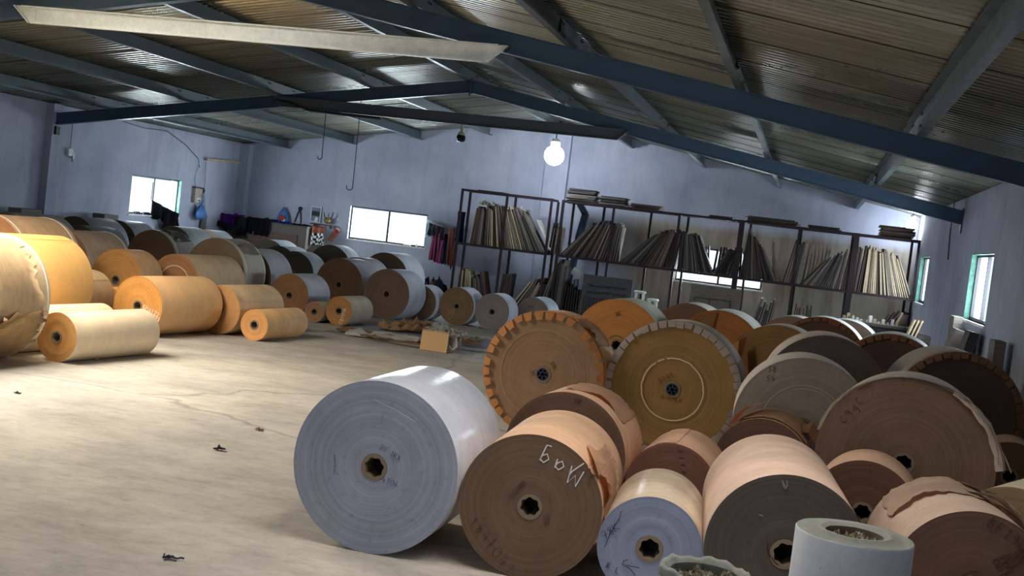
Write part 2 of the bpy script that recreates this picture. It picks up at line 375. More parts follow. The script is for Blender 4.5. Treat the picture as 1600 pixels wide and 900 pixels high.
for i in range(9):
    x = (i+.7)*1.5
    lab = 'grey steel purlin running back under the roof, %s from the left wall' % ords[i]
    if i == 4: lab = 'grey steel purlin running back right under the roof ridge'
    pl = thing('roof_purlin', lab, 'purlin', (x, 0, zpb(x)), 0, 'roof purlins')
    fl = -1 if x < RIDGE else 1
    ends = [0, -6.88, -13.68, -20.5, YN]
    zt = PUR - SL*0 - .004
    for k in range(4):
        ya, yb = ends[k], ends[k+1]; o1 = .45 if k else 0; o2 = .45 if k < 3 else 0
        off = .009 if k % 2 else -.009
        bm = bmesh.new()
        box(bm, (off, (ya+o1+yb-o2)/2, PUR/2-.004), (.006, ya+o1-yb+o2, PUR-.012))
        box(bm, (off+.03, (ya+o1+yb-o2)/2, .004+off*.3), (.065, ya+o1-yb+o2, .005))
        box(bm, (off-.03, (ya+o1+yb-o2)/2, PUR-.022+off*.3), (.065, ya+o1-yb+o2, .005))
        box(bm, (off+.061, (ya+o1+yb-o2)/2, .012+off*.3), (.004, ya+o1-yb+o2, .02))
        ps = link('purlin_section', bm, M_purlin, pl)
        if k in (1, 2):
            for dy in (.40, .46, -.40, -.46):
                for dz in (.035, .13):
                    bo = bpy.data.objects.new('bolt', bolt_me); COL.objects.link(bo); bo.parent = ps; bo.location = (0, ya+dy, dz)

# translucent sheets over the two roof openings; the right one is added with its light
for nm, x0, x1, y0, y1, lab in (('roof_skylight', SKY[0], SKY[1], SKY[2], SKY[3], 'translucent roof sheet on the left slope outside the picture'), ('roof_skylight', 10.4, 13.2, -20.4, -18.5, 'added translucent roof sheet on the right slope, unseen, over the added light')):
    bm = bmesh.new(); a = Vector((x0-.1, (y0+y1)/2, roofz(x0-.1)+.07)); b = Vector((x1+.1, (y0+y1)/2, roofz(x1+.1)+.07)); bar(bm, a, b, y1-y0+.2, .008)
    o = link(nm, bm, M_frp); tag(o, lab, 'skylight')

# ------------------------------------------------------------------ stroke lettering for marks on the reels
G = {'0': [[(0,.5),(.12,.95),(.4,1),(.6,.6),(.55,.1),(.3,0),(.05,.15),(0,.5)]], '1': [[(.15,.8),(.35,1),(.3,0)]], '2': [[(0,.8),(.25,1),(.5,.8),(.4,.5),(0,0),(.6,.05)]],
 '3': [[(0,.9),(.3,1),(.5,.8),(.2,.55),(.5,.3),(.3,0),(0,.1)]], '4': [[(.4,1),(0,.4),(.6,.4)],[(.45,.7),(.4,0)]], '5': [[(.5,1),(.1,1),(.05,.6),(.4,.6),(.5,.25),(.25,0),(0,.1)]],
 '6': [[(.5,.95),(.15,.7),(0,.3),(.2,0),(.5,.15),(.4,.45),(.05,.35)]], '7': [[(0,1),(.55,.95),(.2,0)],[(.1,.5),(.5,.5)]], '8': [[(.3,.55),(.05,.8),(.3,1),(.5,.8),(.05,.25),(.3,0),(.55,.25),(.3,.55)]],
 '9': [[(.5,.7),(.2,.5),(.05,.8),(.3,1),(.5,.75),(.4,0)]], 'x': [[(0,.6),(.5,.05)],[(.5,.6),(0,.05)]], '%': [[(.6,1),(0,0)],[(0,.8),(.2,.95),(.2,.7),(0,.8)],[(.4,.2),(.6,.3),(.55,.05),(.4,.2)]],
 'K': [[(0,1),(0,0)],[(.5,1),(.05,.5),(.55,0)]], '/': [[(.5,1.1),(0,-.1)]], 'R': [[(0,0),(.05,1),(.45,.95),(.45,.6),(.05,.5),(.5,0)]], 'P': [[(0,0),(.05,1),(.45,.9),(.4,.55),(.05,.5)]],
 'v': [[(0,.5),(.2,0),(.7,1.1)]], 'M': [[(0,0),(.1,1),(.35,.4),(.6,1),(.75,0)]], 'a': [[(.45,.45),(.2,.55),(0,.25),(.2,0),(.4,.2),(.45,.55),(.5,0)]], 'q': [[(.45,.45),(.2,.55),(0,.25),(.2,0),(.42,.2),(.45,.55),(.42,-.45),(.15,-.5)]],
 'g': [[(.45,.45),(.2,.55),(0,.25),(.2,.02),(.42,.2),(.45,.55),(.42,-.3),(.1,-.4)]], 'G': [[(.55,.9),(.25,1),(0,.5),(.25,0),(.55,.15),(.55,.45),(.3,.45)]], 'A': [[(0,0),(.28,1),(.55,0)],[(.1,.35),(.45,.35)]], 'I': [[(.2,1),(.2,0)]],
 'L': [[(0,1),(0,0),(.45,0)]], 'B': [[(0,0),(0,1),(.4,.85),(.05,.55),(.5,.3),(.3,0),(0,0)]], 'V': [[(0,1),(.25,0),(.5,1)]], 'F': [[(0,0),(0,1),(.5,1)],[(0,.5),(.4,.5)]], 'E': [[(.5,1),(0,1),(0,0),(.5,0)],[(0,.5),(.4,.5)]],
 'S': [[(.5,.9),(.2,1),(.05,.75),(.45,.35),(.3,0),(0,.1)]], 'C': [[(.5,.85),(.25,1),(0,.5),(.25,0),(.5,.15)]], 'T': [[(0,1),(.6,1)],[(.3,1),(.3,0)]], 'X': [[(0,1),(.5,0)],[(.5,1),(0,0)]], 'N': [[(0,0),(0,1),(.5,0),(.5,1)]], 'H': [[(0,0),(0,1)],[(.5,0),(.5,1)],[(0,.5),(.5,.5)]], '-': [[(0,.5),(.4,.5)]], '.': [[(.1,0),(.14,.06)]]}
def ribbon(bm, pts, w, y=-.0018, seg=None):
    pts = [Vector((p[0], 0, p[1])) for p in pts]
    pr = None
    for i, p in enumerate(pts):
        d = (pts[min(i+1, len(pts)-1)]-pts[max(i-1, 0)]); d = d.normalized() if d.length > 0 else Vector((1,0,0))
        s = Vector((-d.z, 0, d.x))*w/2
        c = [bm.verts.new(p+s+Vector((0, y, 0))), bm.verts.new(p-s+Vector((0, y, 0))), bm.verts.new(p-s+Vector((0, y+.0012, 0))), bm.verts.new(p+s+Vector((0, y+.0012, 0)))]
        if pr:
            for k in range(4): bm.faces.new((pr[k], c[k], c[(k+1) % 4], pr[(k+1) % 4]))
        else: bm.faces.new(c)
        pr = c
    bm.faces.new(pr[::-1])
def writing(parent, R, text, x, z, ang, h, w, mt, sp=.72, y=-.005):
    """text written on the end of a reel, start at (x,z) from its centre, baseline turned by ang"""
    bm = bmesh.new(); cx = 0; ca, sa = math.cos(ang), math.sin(ang)
    for ch in text:
        for st in G.get(ch, []):
            ribbon(bm, [(x+ca*(cx+a*h)-sa*b*h, z+sa*(cx+a*h)+ca*b*h) for a, b in st], w, y)
        cx += (sp if ch != 'M' else sp+.2)*h
    return link('handwriting', bm, mt, parent, (0, 0, R))
def stroke(parent, R, lines, w, mt, name='handwriting', y=-.005):
    bm = bmesh.new()
    for l in lines: ribbon(bm, l, w, y)
    return link(name, bm, mt, parent, (0, 0, R))

# ------------------------------------------------------------------ paper reels
KR = (184, 140, 96)      # kraft side
def reel(name, label, X, Y, R, L, yaw, fc, scol, core='star', rc=.062, rough=.6, dirt=.3, tabs=None, straps=(), wob=.003, seg=96, seam=True, group=None):
    rnd = random.Random(int(abs(X*1000)+abs(Y*77)))
    t = thing('paper_reel', label, 'paper reel', (X, Y, 0), -yaw, group)
    bm = bmesh.new(); nr = 9
    prof = []
    for i in range(nr+1):
        r = rc+(R-rc)*i/nr
        prof.append((r, rnd.uniform(-wob, wob) if 0 < i < nr else 0))
    lathe_y(bm, prof, seg, 0)
    lathe_y(bm, [(R-.0005, 0), (R, .002), (R+.001, L*.4), (R, L-.002), (R-.0005, L)], seg, 1)
    lathe_y(bm, [(R, L), (rc, L)], seg, 0)
    lathe_y(bm, [(rc, L), (rc, 0)], 48, 0)
    bmesh.ops.recalc_face_normals(bm, faces=bm.faces)
    body = link('paper_body', bm, [paper_face(fc), paper_side(scol, rough, dirt)], t, (0, 0, R), smooth=True)
    # core: board tube with a crushed star-shaped bore, or a plastic plug
    if core:
        bm = bmesh.new(); n = 7 if core == 'star' else 24; ph = rnd.random()
        ro, ri = rc-.001, rc*(.74 if core == 'star' else .72); K = 56
        def rin(a):
            if core != 'star': return ri
            q = (a/(2*PI)*n+ph) % 1; return ri*(.88+.17*abs(q-.5)*2)
        rings = []
        for (ff, yy) in ((0, -.004), (1, -.004), (1, .12), (0, .12)):
            rings.append([bm.verts.new(((rin(2*PI*k/K) if ff else ro)*math.sin(2*PI*k/K), yy, (rin(2*PI*k/K) if ff else ro)*math.cos(2*PI*k/K))) for k in range(K)])
        for a, b in zip(rings, rings[1:]+rings[:1]):
            for k in range(K): bm.faces.new((a[k], a[(k+1) % K], b[(k+1) % K], b[k]))
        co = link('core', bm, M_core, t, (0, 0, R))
        bm = bmesh.new(); bmesh.ops.create_circle(bm, cap_ends=True, radius=rc, segments=32, matrix=Matrix.Translation((0, .125, 0)) @ Matrix.Rotation(PI/2, 4, 'X')); link('bore_shade_disc', bm, M_dark, co)  # near-black disc: the shade deep inside the core is put in as colour
        if core == 'plug':
            bm = bmesh.new(); rp = ri*.98
            lathe_y(bm, [(rp, .01), (rp, -.006), (rp*.82, -.008), (rp*.8, .012)], 32)
            lathe_y(bm, [(rp*.42, .012), (rp*.42, -.006), (rp*.30, -.008), (rp*.28, .02)], 24)
            for k in range(6):
                a = k*PI/3; d = Vector((math.sin(a), 0, math.cos(a))); bar(bm, d*rp*.38+Vector((0, .0, 0)), d*rp*.84, .012, .008, up=Vector((0,1,0)))
            link('core_plug', bm, M_plug, co)
    if seam:   # loose outer end of the web
        a = rnd.uniform(-1.2, 1.2); bm = bmesh.new()
        lathe_y(bm, [(R+.0035, .004), (R+.0035, L-.004)], 8, 0, a, a+rnd.uniform(.15, .5))
        so = link('outer_web_end', bm, paper_side(scol, rough, dirt), t, (0, 0, R), smooth=True)
    for y in straps:
        bm = bmesh.new(); lathe_y(bm, [(R+.001, y), (R+.005, y+.001), (R+.005, y+.018), (R+.001, y+.019)], seg); link('strap', bm, M_strap, t, (0, 0, R), smooth=True)
    if tabs:   # wrapper folded over the edge in cut tabs
        nt, dep, tcol, frac = tabs['n'], tabs['d'], tabs['c'], tabs.get('f', .9)
        mt = paper_side(tcol, .7, .2)
        skip = tabs.get('skip', ())
        for k in range(nt):
            if k in skip: continue
            am = 2*PI*k/nt; ja = rnd.uniform(-.12, .12)*2*PI/nt; da = PI/nt*frac; j = rnd.uniform(.75, 1.15); lift = rnd.uniform(.006, .022)*tabs.get('l', 1)
            bm = bmesh.new(); vs = []
            for (rr, yy, wf) in ((R+.004, .05, 1), (R+.005, -.004, 1), (R-dep*.5*j, -.009-lift*.4, .92), (R-dep*j, -.008-lift, tabs.get('t', .78))):
                vs.append([bm.verts.new((rr*math.sin(am+ja+s*da*wf), yy, rr*math.cos(am+ja+s*da*wf))) for s in (-1, -.33, .33, 1)])
            for a, b in zip(vs, vs[1:]):
                for q in range(3): bm.faces.new((a[q], b[q], b[q+1], a[q+1]))
            r_ = bmesh.ops.solidify(bm, geom=bm.faces[:], thickness=.0025)
            link('folded_tab', bm, mt, t, (0, 0, R))
    return t
def torn(parent, R, a0, a1, y0, y1, col, lift=.004, curl=0., jag=.02, name='torn_wrap', seed=1, nseg=28, ny=6, jy=.03, rough=.6):
    """a patch of loose outer paper on the side of a reel, jagged edges, curling away at a1/y0"""
    rnd = random.Random(seed); bm = bmesh.new(); g_ = []
    j0 = [rnd.uniform(-jy, jy) for _ in range(nseg+1)]; j1 = [rnd.uniform(-jy, jy) for _ in range(nseg+1)]
    for i in range(nseg+1):
        s = i/nseg; a = a0+(a1-a0)*s; row = []
        for j in range(ny+1):
            q = j/ny; y = y0+j0[i]+(y1+j1[i]-y0-j0[i])*q
            rr = R+lift+curl*max(0, 1-q*2.2)**2*(.4+.6*math.sin(s*PI*3+seed))+rnd.uniform(-.002, .002)
            aa = a+(rnd.uniform(-jag, jag) if i in (0, nseg) else 0)
            row.append(bm.verts.new((rr*math.sin(aa), y, rr*math.cos(aa))))
        g_.append(row)
    for a, b in zip(g_, g_[1:]):
        for k in range(ny): bm.faces.new((a[k], a[k+1], b[k+1], b[k]))
    bmesh.ops.solidify(bm, geom=bm.faces[:], thickness=.002)
    bmesh.ops.recalc_face_normals(bm, faces=bm.faces)
    return link(name, bm, paper_side(col, rough, .3), parent, (0, 0, R), smooth=True)
def flap(parent, R, pts, col, name='torn_flap', th=.0025):
    """a bent scrap of paper given as rows of 3-D points (x, y, z from the reel centre)"""
    bm = bmesh.new(); rows = [[bm.verts.new(p) for p in r] for r in pts]
    for a, b in zip(rows, rows[1:]):
        for k in range(len(a)-1): bm.faces.new((a[k], a[k+1], b[k+1], b[k]))
    bmesh.ops.solidify(bm, geom=bm.faces[:], thickness=th)
    return link(name, bm, paper_side(col, .7, .25), parent, (0, 0, R))
def C3(R, a, y, dr=0): return ((R+dr)*math.sin(a), y, (R+dr)*math.cos(a))

KFACE = (158, 118, 78); KPINK = (206, 168, 138); GREY = (176, 180, 196); DFACE = (118, 92, 72); TAN = (196, 166, 130)
#@REELS
def fp(R, rpx, du, dv):
    s = R/rpx; c, q = math.cos(.119), math.sin(.119)
    return ((du*c+dv*q)*s, (du*q-dv*c)*s)
def wr(t, R, rpx, text, du, dv, imgdeg, hpx, w, mt, sp=.72):
    x, z = fp(R, rpx, du, dv); return writing(t, R, text, x, z, math.radians(imgdeg)+.119, hpx*R/rpx, w, mt, sp)
def poly(t, R, rpx, lines, w, mt, name='handwriting'):
    return stroke(t, R, [[fp(R, rpx, *p) for p in l] for l in lines], w, mt, name)
def ringline(R, a0, a1, n=60, wob=0, sd=3):
    rnd = random.Random(sd); return [((R+rnd.uniform(-wob, wob))*math.sin(a0+(a1-a0)*i/n), (R+rnd.uniform(-wob, wob))*math.cos(a0+(a1-a0)*i/n)) for i in range(n+1)]

# --- foreground row
R = .407
r1 = reel('R1', 'large grey-white paper reel, leftmost of the foreground row, glossy side', 10.495, -18.762, R, .80, -.005, (152, 158, 174), (200, 206, 218), rough=.24, dirt=.16, seam=False, rc=.064)
wr(r1, R, 134, '4106', 12, 22, 165, -9, .0022, M_penblue, .8)
wr(r1, R, 134, '3V 1KX', 8, -29, -28, 9, .0018, M_pencil)
poly(r1, R, 134, [[(0, -105), (35, -90), (68, -72)]], .0022, mat('scuff', (176, 180, 190), .9), 'scuff_line')
poly(r1, R, 134, [[(-65, -18), (-63, 0), (-66, 12), (-58, 12)]], .0018, M_pencil)
R = .335
r2 = reel('R2', 'kraft paper reel with large chalk scrawl on its dark end and a torn flap', 11.24, -18.69, R, .863, -.049, (112, 90, 72), (216, 176, 142), seam=False, rc=.060)
wr(r2, R, 112.5, 'Maq', 84, -58, 156, 27, .006, M_chalk, .95)
poly(r2, R, 112.5, [[(84, -71), (66, -58), (60, -50)]], .006, M_chalk)
wr(r2, R, 112.5, '34x180', -27, -10, 50, 8, .0022, M_brownink); wr(r2, R, 112.5, '55%', 22, 10, 95, -8, .0022, M_brownink)
wr(r2, R, 112.5, '1841', -98, 30, -45, 16, .003, M_brownink, .9); wr(r2, R, 112.5, '1041', -72, 62, -50, 18, .003, M_brownink, .9)
torn(r2, R, .80, 1.75, .02, .62, (222, 180, 148), .006, .05, seed=4, jy=.05)
flap(r2, R, [[C3(R, .62, .22, .012), C3(R, .62, .30, .006)], [C3(R, .80, .01, .035), C3(R, .78, .34, .008)], [C3(R, 1.0, -.01, .02), C3(R, 1.0, .36, .008)]], (226, 186, 152))
poly(r2, R, 112.5, [], .002, M_ink) if False else None
bm = bmesh.new()
R = .356
r3 = reel('R3', 'brown paper reel with a split outer layer, just behind the chalk-marked reel', 11.13, -17.41, R, .50, .054, (112, 84, 68), (220, 178, 146), seam=False)
torn(r3, R, -.2, .95, .12, .49, (226, 186, 154), .006, .02, seed=9, jy=.012)
wr(r3, R, 100, 'KX', 18, -84, -15, 8, .003, M_brownink)
R = .256
r4 = reel('R4', 'small reddish-brown reel with a column of dashes, behind the blue-grey reel', 11.745, -17.37, R, .60, .036, (120, 84, 70), (226, 182, 150), rc=.06)
poly(r4, R, 73, [[(12+k*2, -62+k*11), (20+k*2, -62+k*11)] for k in range(4)], .004, M_brownink)
R = .237
r5 = reel('R5', 'small paper reel with blue-grey end marked 78K, third in the foreground row', 11.804, -18.67, R, .71, -.064, (134, 144, 170), (214, 196, 172), rough=.25, dirt=.35, seam=False, rc=.062)
wr(r5, R, 82, '78K', -68, -12, 38, 13, .0026, M_ink, .8)
poly(r5, R, 82, [[(-44, -58), (-46, -48), (-52, -38), (-62, -20), (-70, 0)]], .0026, M_ink)
wr(r5, R, 82, 'R.L', -68, 32, -25, 9, .003, M_ink, .9)
poly(r5, R, 82, [[(-33, 18), (-40, 20), (-42, 26), (-36, 29), (-28, 34), (-22, 42)], [(-36, 27), (-15, 30)]], .003, M_ink)
R = .345
r6 = reel('R6', 'long pinkish kraft reel with dark dusty end, between the blue-grey and stamped reels', 12.39, -18.768, R, 1.12, -.092, (84, 77, 71), (212, 184, 164), seam=True, rc=.066)
poly(r6, R, 127, [[(-27, -18), (-27, -8), (-23, 2), (-16, 12), (-10, 17)]], .005, mat('wine_mark', (70, 24, 40), .8))
poly(r6, R, 127, [[(-5, -118), (-3, -108), (0, -104), (3, -110), (2, -118)], [(-3, -114), (1, -106)], [(-40, -62), (-34, -60)]], .005, mat('dust_mark', (128, 122, 114), .95), 'dust_smear')
R = .33
r7 = reel('R7', 'reel with red stamped lettering and crumpled torn wrap, rightmost of the foreground row', 13.15, -18.748, R, .73, -.095, (112, 86, 74), (192, 168, 150), seam=False, rc=.062)
wr(r7, R, 121, 'BF190', 22, -100, -36, 16, .0045, M_brownink, .85)
for k, s_ in enumerate(('KHIGH', 'EXPE', 'MEX', 'SEX', 'RTY')): wr(r7, R, 121, s_, 30+k*9, -46-k*4, -62, 9, .0035, M_redstamp, .9)
for k, s_ in enumerate(('SXM', 'THE', 'TFI')): wr(r7, R, 121, s_, 66+k*8, -58-k*6, -50, 9, .0035, M_redstamp, .9)
poly(r7, R, 121, [[(-15, -20), (0, -29), (15, -28)]], .004, M_brownink)
torn(r7, R, -1.0, 1.1, .34, .70, (212, 186, 164), .008, .02, seed=6, jy=.03)
flap(r7, R, [[C3(R, .10, .40, .012), C3(R, .10, .58, .006)], [C3(R, .35, .28, .06), C3(R, .35, .46, .012)], [C3(R, .62, .20, .04), C3(R, .62, .36, .05)], [C3(R, .95, .12, .05), C3(R, .95, .3, .012)], [C3(R, 1.3, .10, .04), C3(R, 1.3, .28, .02)]], (196, 180, 166))
flap(r7, R, [[C3(R, .15, .56, .02), C3(R, .15, .71, .006)], [C3(R, .55, .54, .05), C3(R, .55, .72, .02)], [C3(R, .95, .45, .05), C3(R, .95, .70, .05)], [C3(R, 1.25, .4, .03), C3(R, 1.25, .66, .05)]], (204, 186, 164))
R = .32
r8 = reel('R8', 'plain pale buff reel lying askew behind the stamped reel by the right wall', 13.45, -17.84, R, .98, .45, (150, 124, 98), (212, 202, 174), seam=False, dirt=.12)
R = .503
r9 = reel('R9', 'big brown reel with ragged white wrap curling off its rim, behind the foreground row', 13.005, -16.735, R, .49, .092, (124, 100, 84), (228, 208, 190), seam=False, rc=.066)
torn(r9, R, -1.35, 1.45, -.028, .30, (244, 238, 230), .006, .015, seed=13, nseg=60, jy=.016)
flap(r9, R, [[C3(R, .75, -.03, .01), C3(R, .75, .06, .015)], [C3(R, 1.0, -.05, .02), C3(R, 1.0, .05, .03)], [C3(R, 1.2, -.06, .035), C3(R, 1.2, .03, .03)], [C3(R, 1.36, -.07, .05), C3(R, 1.36, .0, .06)], [C3(R, 1.48, -.05, .075), C3(R, 1.48, .03, .085)]], (238, 214, 190))
flap(r9, R, [[C3(R, .3, -.03, .004), C3(R, .3, .02, .008)], [C3(R, .6, -.045, .012), C3(R, .6, .02, .012)], [C3(R, .85, -.04, .0), C3(R, .85, .02, .012)]], (232, 216, 200))
_q = random.Random(5); flap(r9, R, [[C3(R, .45+.085*k, -.045+_q.uniform(-.015, .01), -.012+_q.uniform(-.006, .006)), C3(R, .45+.085*k, -.01, .012+.002*k), C3(R, .45+.085*k, .05, .014+.003*k+_q.uniform(-.004, .006))] for k in range(13)], (248, 236, 222), 'curled_wrap_edge')
wr(r9, R, 135, 'C9gC', -88, -58, 52, 13, .003, M_brownink, 1.0)
R = .30
r10 = reel('R10', 'small kraft reel with a torn curling top layer, below the grey reel marked S8', 12.20, -16.434, R, .60, .1, (104, 76, 64), (206, 168, 138), seam=False)
torn(r10, R, -.75, .95, .02, .55, (212, 176, 144), .010, .0, seed=17, jy=.012)
flap(r10, R, [[C3(R, -.85, .02, .012), C3(R, -.85, .35, .012)], [C3(R, -.62, .04, .05), C3(R, -.62, .38, .04)], [C3(R, -.40, .10, .075), C3(R, -.40, .42, .06)], [C3(R, -.2, .2, .07), C3(R, -.2, .45, .06)]], (214, 156, 120))
flap(r10, R, [[C3(R, .62, .30, .01), C3(R, .72, .12, .02)], [C3(R, .72, .30, .09), C3(R, .80, .10, .05)], [C3(R, .95, .22, .09), C3(R, 1.05, .05, .06)], [C3(R, 1.15, .2, .03), C3(R, 1.25, .05, .04)]], (150, 112, 88))
R = .285
r11 = reel('R11', 'small kraft reel with bright pinkish top, in front of the ragged-edged big reel', 12.78, -17.277, R, .45, .1, (106, 76, 62), (232, 194, 164), rc=.06)
R = .25
r12 = reel('R12', 'small brown reel at the right edge, tucked under the largest tabbed reel', 13.90, -14.913, R, .45, .1, (110, 84, 68), (190, 158, 128))
# --- tabbed and large reels of the middle block
R = .489
r13 = reel('R13', 'large reel with orange-kraft tabs folded over its rim, left of the pair of tabbed reels', 10.44, -14.97, R, .40, .092, (148, 118, 92), (228, 176, 122), core='plug', rc=.068, tabs=dict(n=34, d=.058, c=(222, 160, 100), f=.80, t=.72, skip=(3, 13, 19)), seam=False)
stroke(r13, R, [ringline(R*.70, -2.2, 2.2, 80, .001)], .004, mat('ring_faint', (168, 138, 110), .9), 'wound_ring')
wr(r13, R, 97, '35C', 12, -18, -60, 6, .004, M_brownink); wr(r13, R, 97, '5E', -18, 4, 15, 8, .003, M_brownink)
torn(r13, R, .35, 1.0, .03, .38, (238, 196, 150), .004, .03, seed=21, jy=.03)
R = .52
r14 = reel('R14', 'large reel with whitish tabs folded over its rim and a chalk circle on its end', 11.45, -14.961, R, .36, .08, (148, 116, 70), (222, 206, 180), core='plug', rc=.066, tabs=dict(n=46, d=.052, c=(206, 196, 190), f=.93, t=.88, l=.6), seam=False)
stroke(r14, R, [ringline(R*.455, -.3, 5.6, 120, .0025), ringline(R*.455, -.62, -.38, 8, .002)], .009, mat('chalk_ring', (214, 196, 164), .95), 'chalk_circle')
wr(r14, R, 106, '5145', -19, -8, 28, 8, .004, M_red, .85); wr(r14, R, 106, 'BIRMEX', -16, 14, -12, 6, .003, M_red, .85)
R = .49
r15 = reel('R15', 'orange-brown reel behind and between the two tabbed reels, green mark at its core', 10.475, -11.579, R, .60, .1, (188, 128, 72), (196, 198, 180), rc=.066, seam=False)
stroke(r15, R, [ringline(.10, -.9, .8, 20)], .012, M_green, 'green_arc'); wr(r15, R, 72, 'XK', 0, -45, 10, 7, .006, M_brownink)
r16 = reel('R16', 'dull brown reel behind the orange reels, next to the dark rack panel', 11.00, -9.449, .465, .60, .1, (126, 98, 80), (196, 192, 178))
r17 = reel('R17', 'rust-orange reel with white side, in front of the dark rack panel', 11.50, -11.158, .49, .62, .1, (172, 112, 66), (208, 208, 198))
flap(r17, .49, [[(-.46, -.02, -.15), (-.40, -.03, .30)], [(-.30, -.05, -.10), (-.25, -.02, .40)], [(-.10, -.03, .10), (-.05, -.02, .47)]], (182, 130, 84), 'wrap_sheet')
R = .485
r18 = reel('R18', 'tan reel with a folded kraft sheet hanging on its left edge', 12.144, -12.383, R, .45, .1, (150, 116, 74), (214, 202, 184))
flap(r18, R, [[(-.46, -.10, -.05), (-.44, -.10, .22)], [(-.34, -.13, -.14), (-.36, -.11, .30)], [(-.20, -.10, -.20), (-.30, -.06, .34)]], (214, 158, 104), 'folded_sheet')
R = .51
r19 = reel('R19', 'broad dark grey-brown reel with pink-white rim, behind the grey reel marked S8', 12.585, -13.843, R, .62, -.06, (112, 102, 92), (232, 214, 200), seam=False)
R = .475
r20 = reel('R20', 'grey-tan reel marked S8 in ink, right of the chalk-circled reel', 12.429, -15.613, R, .52, -.05, (158, 146, 132), (230, 224, 212), seam=False)
wr(r20, R, 94, 'S8', -46, -74, 0, 8, .004, M_ink); wr(r20, R, 94, 'S4', -48, -61, 0, 8, .004, M_ink)
stroke(r20, R, [ringline(R*.60, -1.5, 1.6, 60, .001), ringline(R*.55, -.4, 1.4, 40, .001)], .007, mat('ring_pale', (178, 162, 142), .9), 'wound_ring')
TB = dict(n=40, d=.05, c=(176, 124, 84), f=.93, t=.86, l=.6)
r21 = reel('R21', 'tabbed dark brown reel in the far middle, left of two white-rimmed arcs', 12.559, -10.544, .51, .50, .1, (104, 80, 66), (216, 222, 216), tabs=TB, seam=False)
r22 = reel('R22', 'low brown reel half hidden left of the far tabbed reel', 12.237, -9.02, .46, .55, .1, (120, 92, 72), (190, 194, 186), seam=False)
r23 = reel('R23', 'brown reel with bright white rim, right behind the far tabbed reel', 12.869, -8.47, .47, .60, .1, (96, 78, 66), (228, 236, 232), seam=False)
r24 = reel('R24', 'tabbed dark reel with grey-white side, near the bench at the right wall', 13.19, -12.298, .51, .70, .1, (96, 78, 68), (204, 204, 194), tabs=TB, seam=False)
r25 = reel('R25', 'largest tabbed dark reel, close against the right wall', 13.62, -13.91, .515, .70, -.10, (92, 76, 66), (192, 180, 164), tabs=dict(n=44, d=.052, c=(172, 128, 94), f=.93, t=.86, l=.6), seam=False)

# --- left block
KO = (196, 138, 72); SO = (240, 190, 120); SC = (236, 208, 170)
R = .514
l1 = reel('L1', 'huge cream paper reel with tattered wrap and a white strap, at the left edge', 5.674, -16.506, R, 1.20, .1, KO, (232, 206, 168), straps=(1.165,), dirt=.2)
torn(l1, R, .3, 1.9, .55, 1.08, (238, 212, 172), .006, .03, seed=31, jy=.05); torn(l1, R, 1.75, 2.6, .62, 1.16, (214, 180, 134), .012, .06, seed=33, jy=.05, jag=.08)
flap(l1, R, [[C3(R, 1.85, .55, .01), C3(R, 1.75, .95, .01)], [C3(R, 1.95, .5, .07), C3(R, 1.85, .9, .05)], [C3(R, 2.1, .55, .04), C3(R, 2.0, .95, .02)]], (220, 184, 132))
l2 = reel('L2', 'bright orange-kraft reel beside the huge cream reel at the left edge', 4.924, -14.616, .484, 1.10, .1, KO, (244, 192, 118), dirt=.12)
R = .211
l3 = reel('L3', 'pale kraft reel with a star-bored core, foremost of the left block on the open floor', 6.263, -15.168, R, 1.11, .115, (196, 146, 84), (232, 212, 182), rc=.055, dirt=.15)
flap(l3, R, [[C3(R, 2.45, .36, .004), C3(R, 2.45, .42, .004)], [C3(R, 2.65, .37, .015), C3(R, 2.65, .43, .02)], [C3(R, 2.85, .39, .03), C3(R, 2.85, .42, .03)]], (226, 206, 176))
l4 = reel('L4', 'pale reel lying directly behind the foremost left reel', 5.735, -15.216, .203, 1.30, .1, (190, 140, 84), (238, 218, 180), rc=.055)
R = .313
l5 = reel('L5', 'orange-kraft reel with white chalk lettering beside its core', 5.618, -12.902, R, 1.06, .126, (208, 148, 78), (240, 192, 138), rc=.058, dirt=.15)
wr(l5, R, 48, 'GMAI22', 10, 4, -24, 7, .007, M_strap, .8); wr(l5, R, 48, 'AVP21', 18, 15, -24, 7, .007, M_strap, .8)
l6 = reel('L6', 'small round tan reel between the bright orange reel and the chalk-lettered reel', 4.75, -13.28, .295, .75, .1, (176, 136, 94), (206, 176, 138))
l7 = reel('L7', 'small low kraft reel just left of the chalk-lettered reel', 4.869, -12.282, .20, .90, .1, (190, 140, 84), (226, 178, 118), rc=.055)
l8 = reel('L8', 'golden-brown ended reel behind the chalk-lettered reel', 4.205, -11.126, .379, .42, .105, (190, 140, 82), (208, 166, 124))
R = .372
l9 = reel('L9', 'tan reel with a white ring drawn round its core', 4.536, -10.322, R, 1.063, .103, (184, 134, 94), (214, 186, 150))
stroke(l9, R, [ringline(R*.6, -PI, PI, 60)], .016, mat('ring_paper', (226, 204, 172), .8), 'paper_ring')
l10 = reel('L10', 'kraft reel between the chalk-lettered reel and the small orange reel', 5.972, -11.799, .278, .948, .103, (190, 142, 92), (218, 186, 146))
l11 = reel('L11', 'small orange reel with pale ringed core, on the open floor', 6.476, -11.904, .175, .876, .104, (206, 150, 94), (226, 180, 126), rc=.055)
l12 = reel('L12', 'brown-ended grey-sided reel behind the two smallest reels', 5.511, -8.951, .301, .608, .1, (146, 108, 78), (182, 186, 198), rc=.058)
l13 = reel('L13', 'smallest reel, stubby and brown, beside the white-marked small reel', 5.975, -9.119, .143, .70, .098, (152, 118, 90), (176, 168, 160), rc=.05)
R = .198
l14 = reel('L14', 'small brown reel with white scribbles on its end, near the paper scraps', 6.32, -9.098, R, .632, .101, (172, 124, 80), (186, 172, 152), rc=.055)
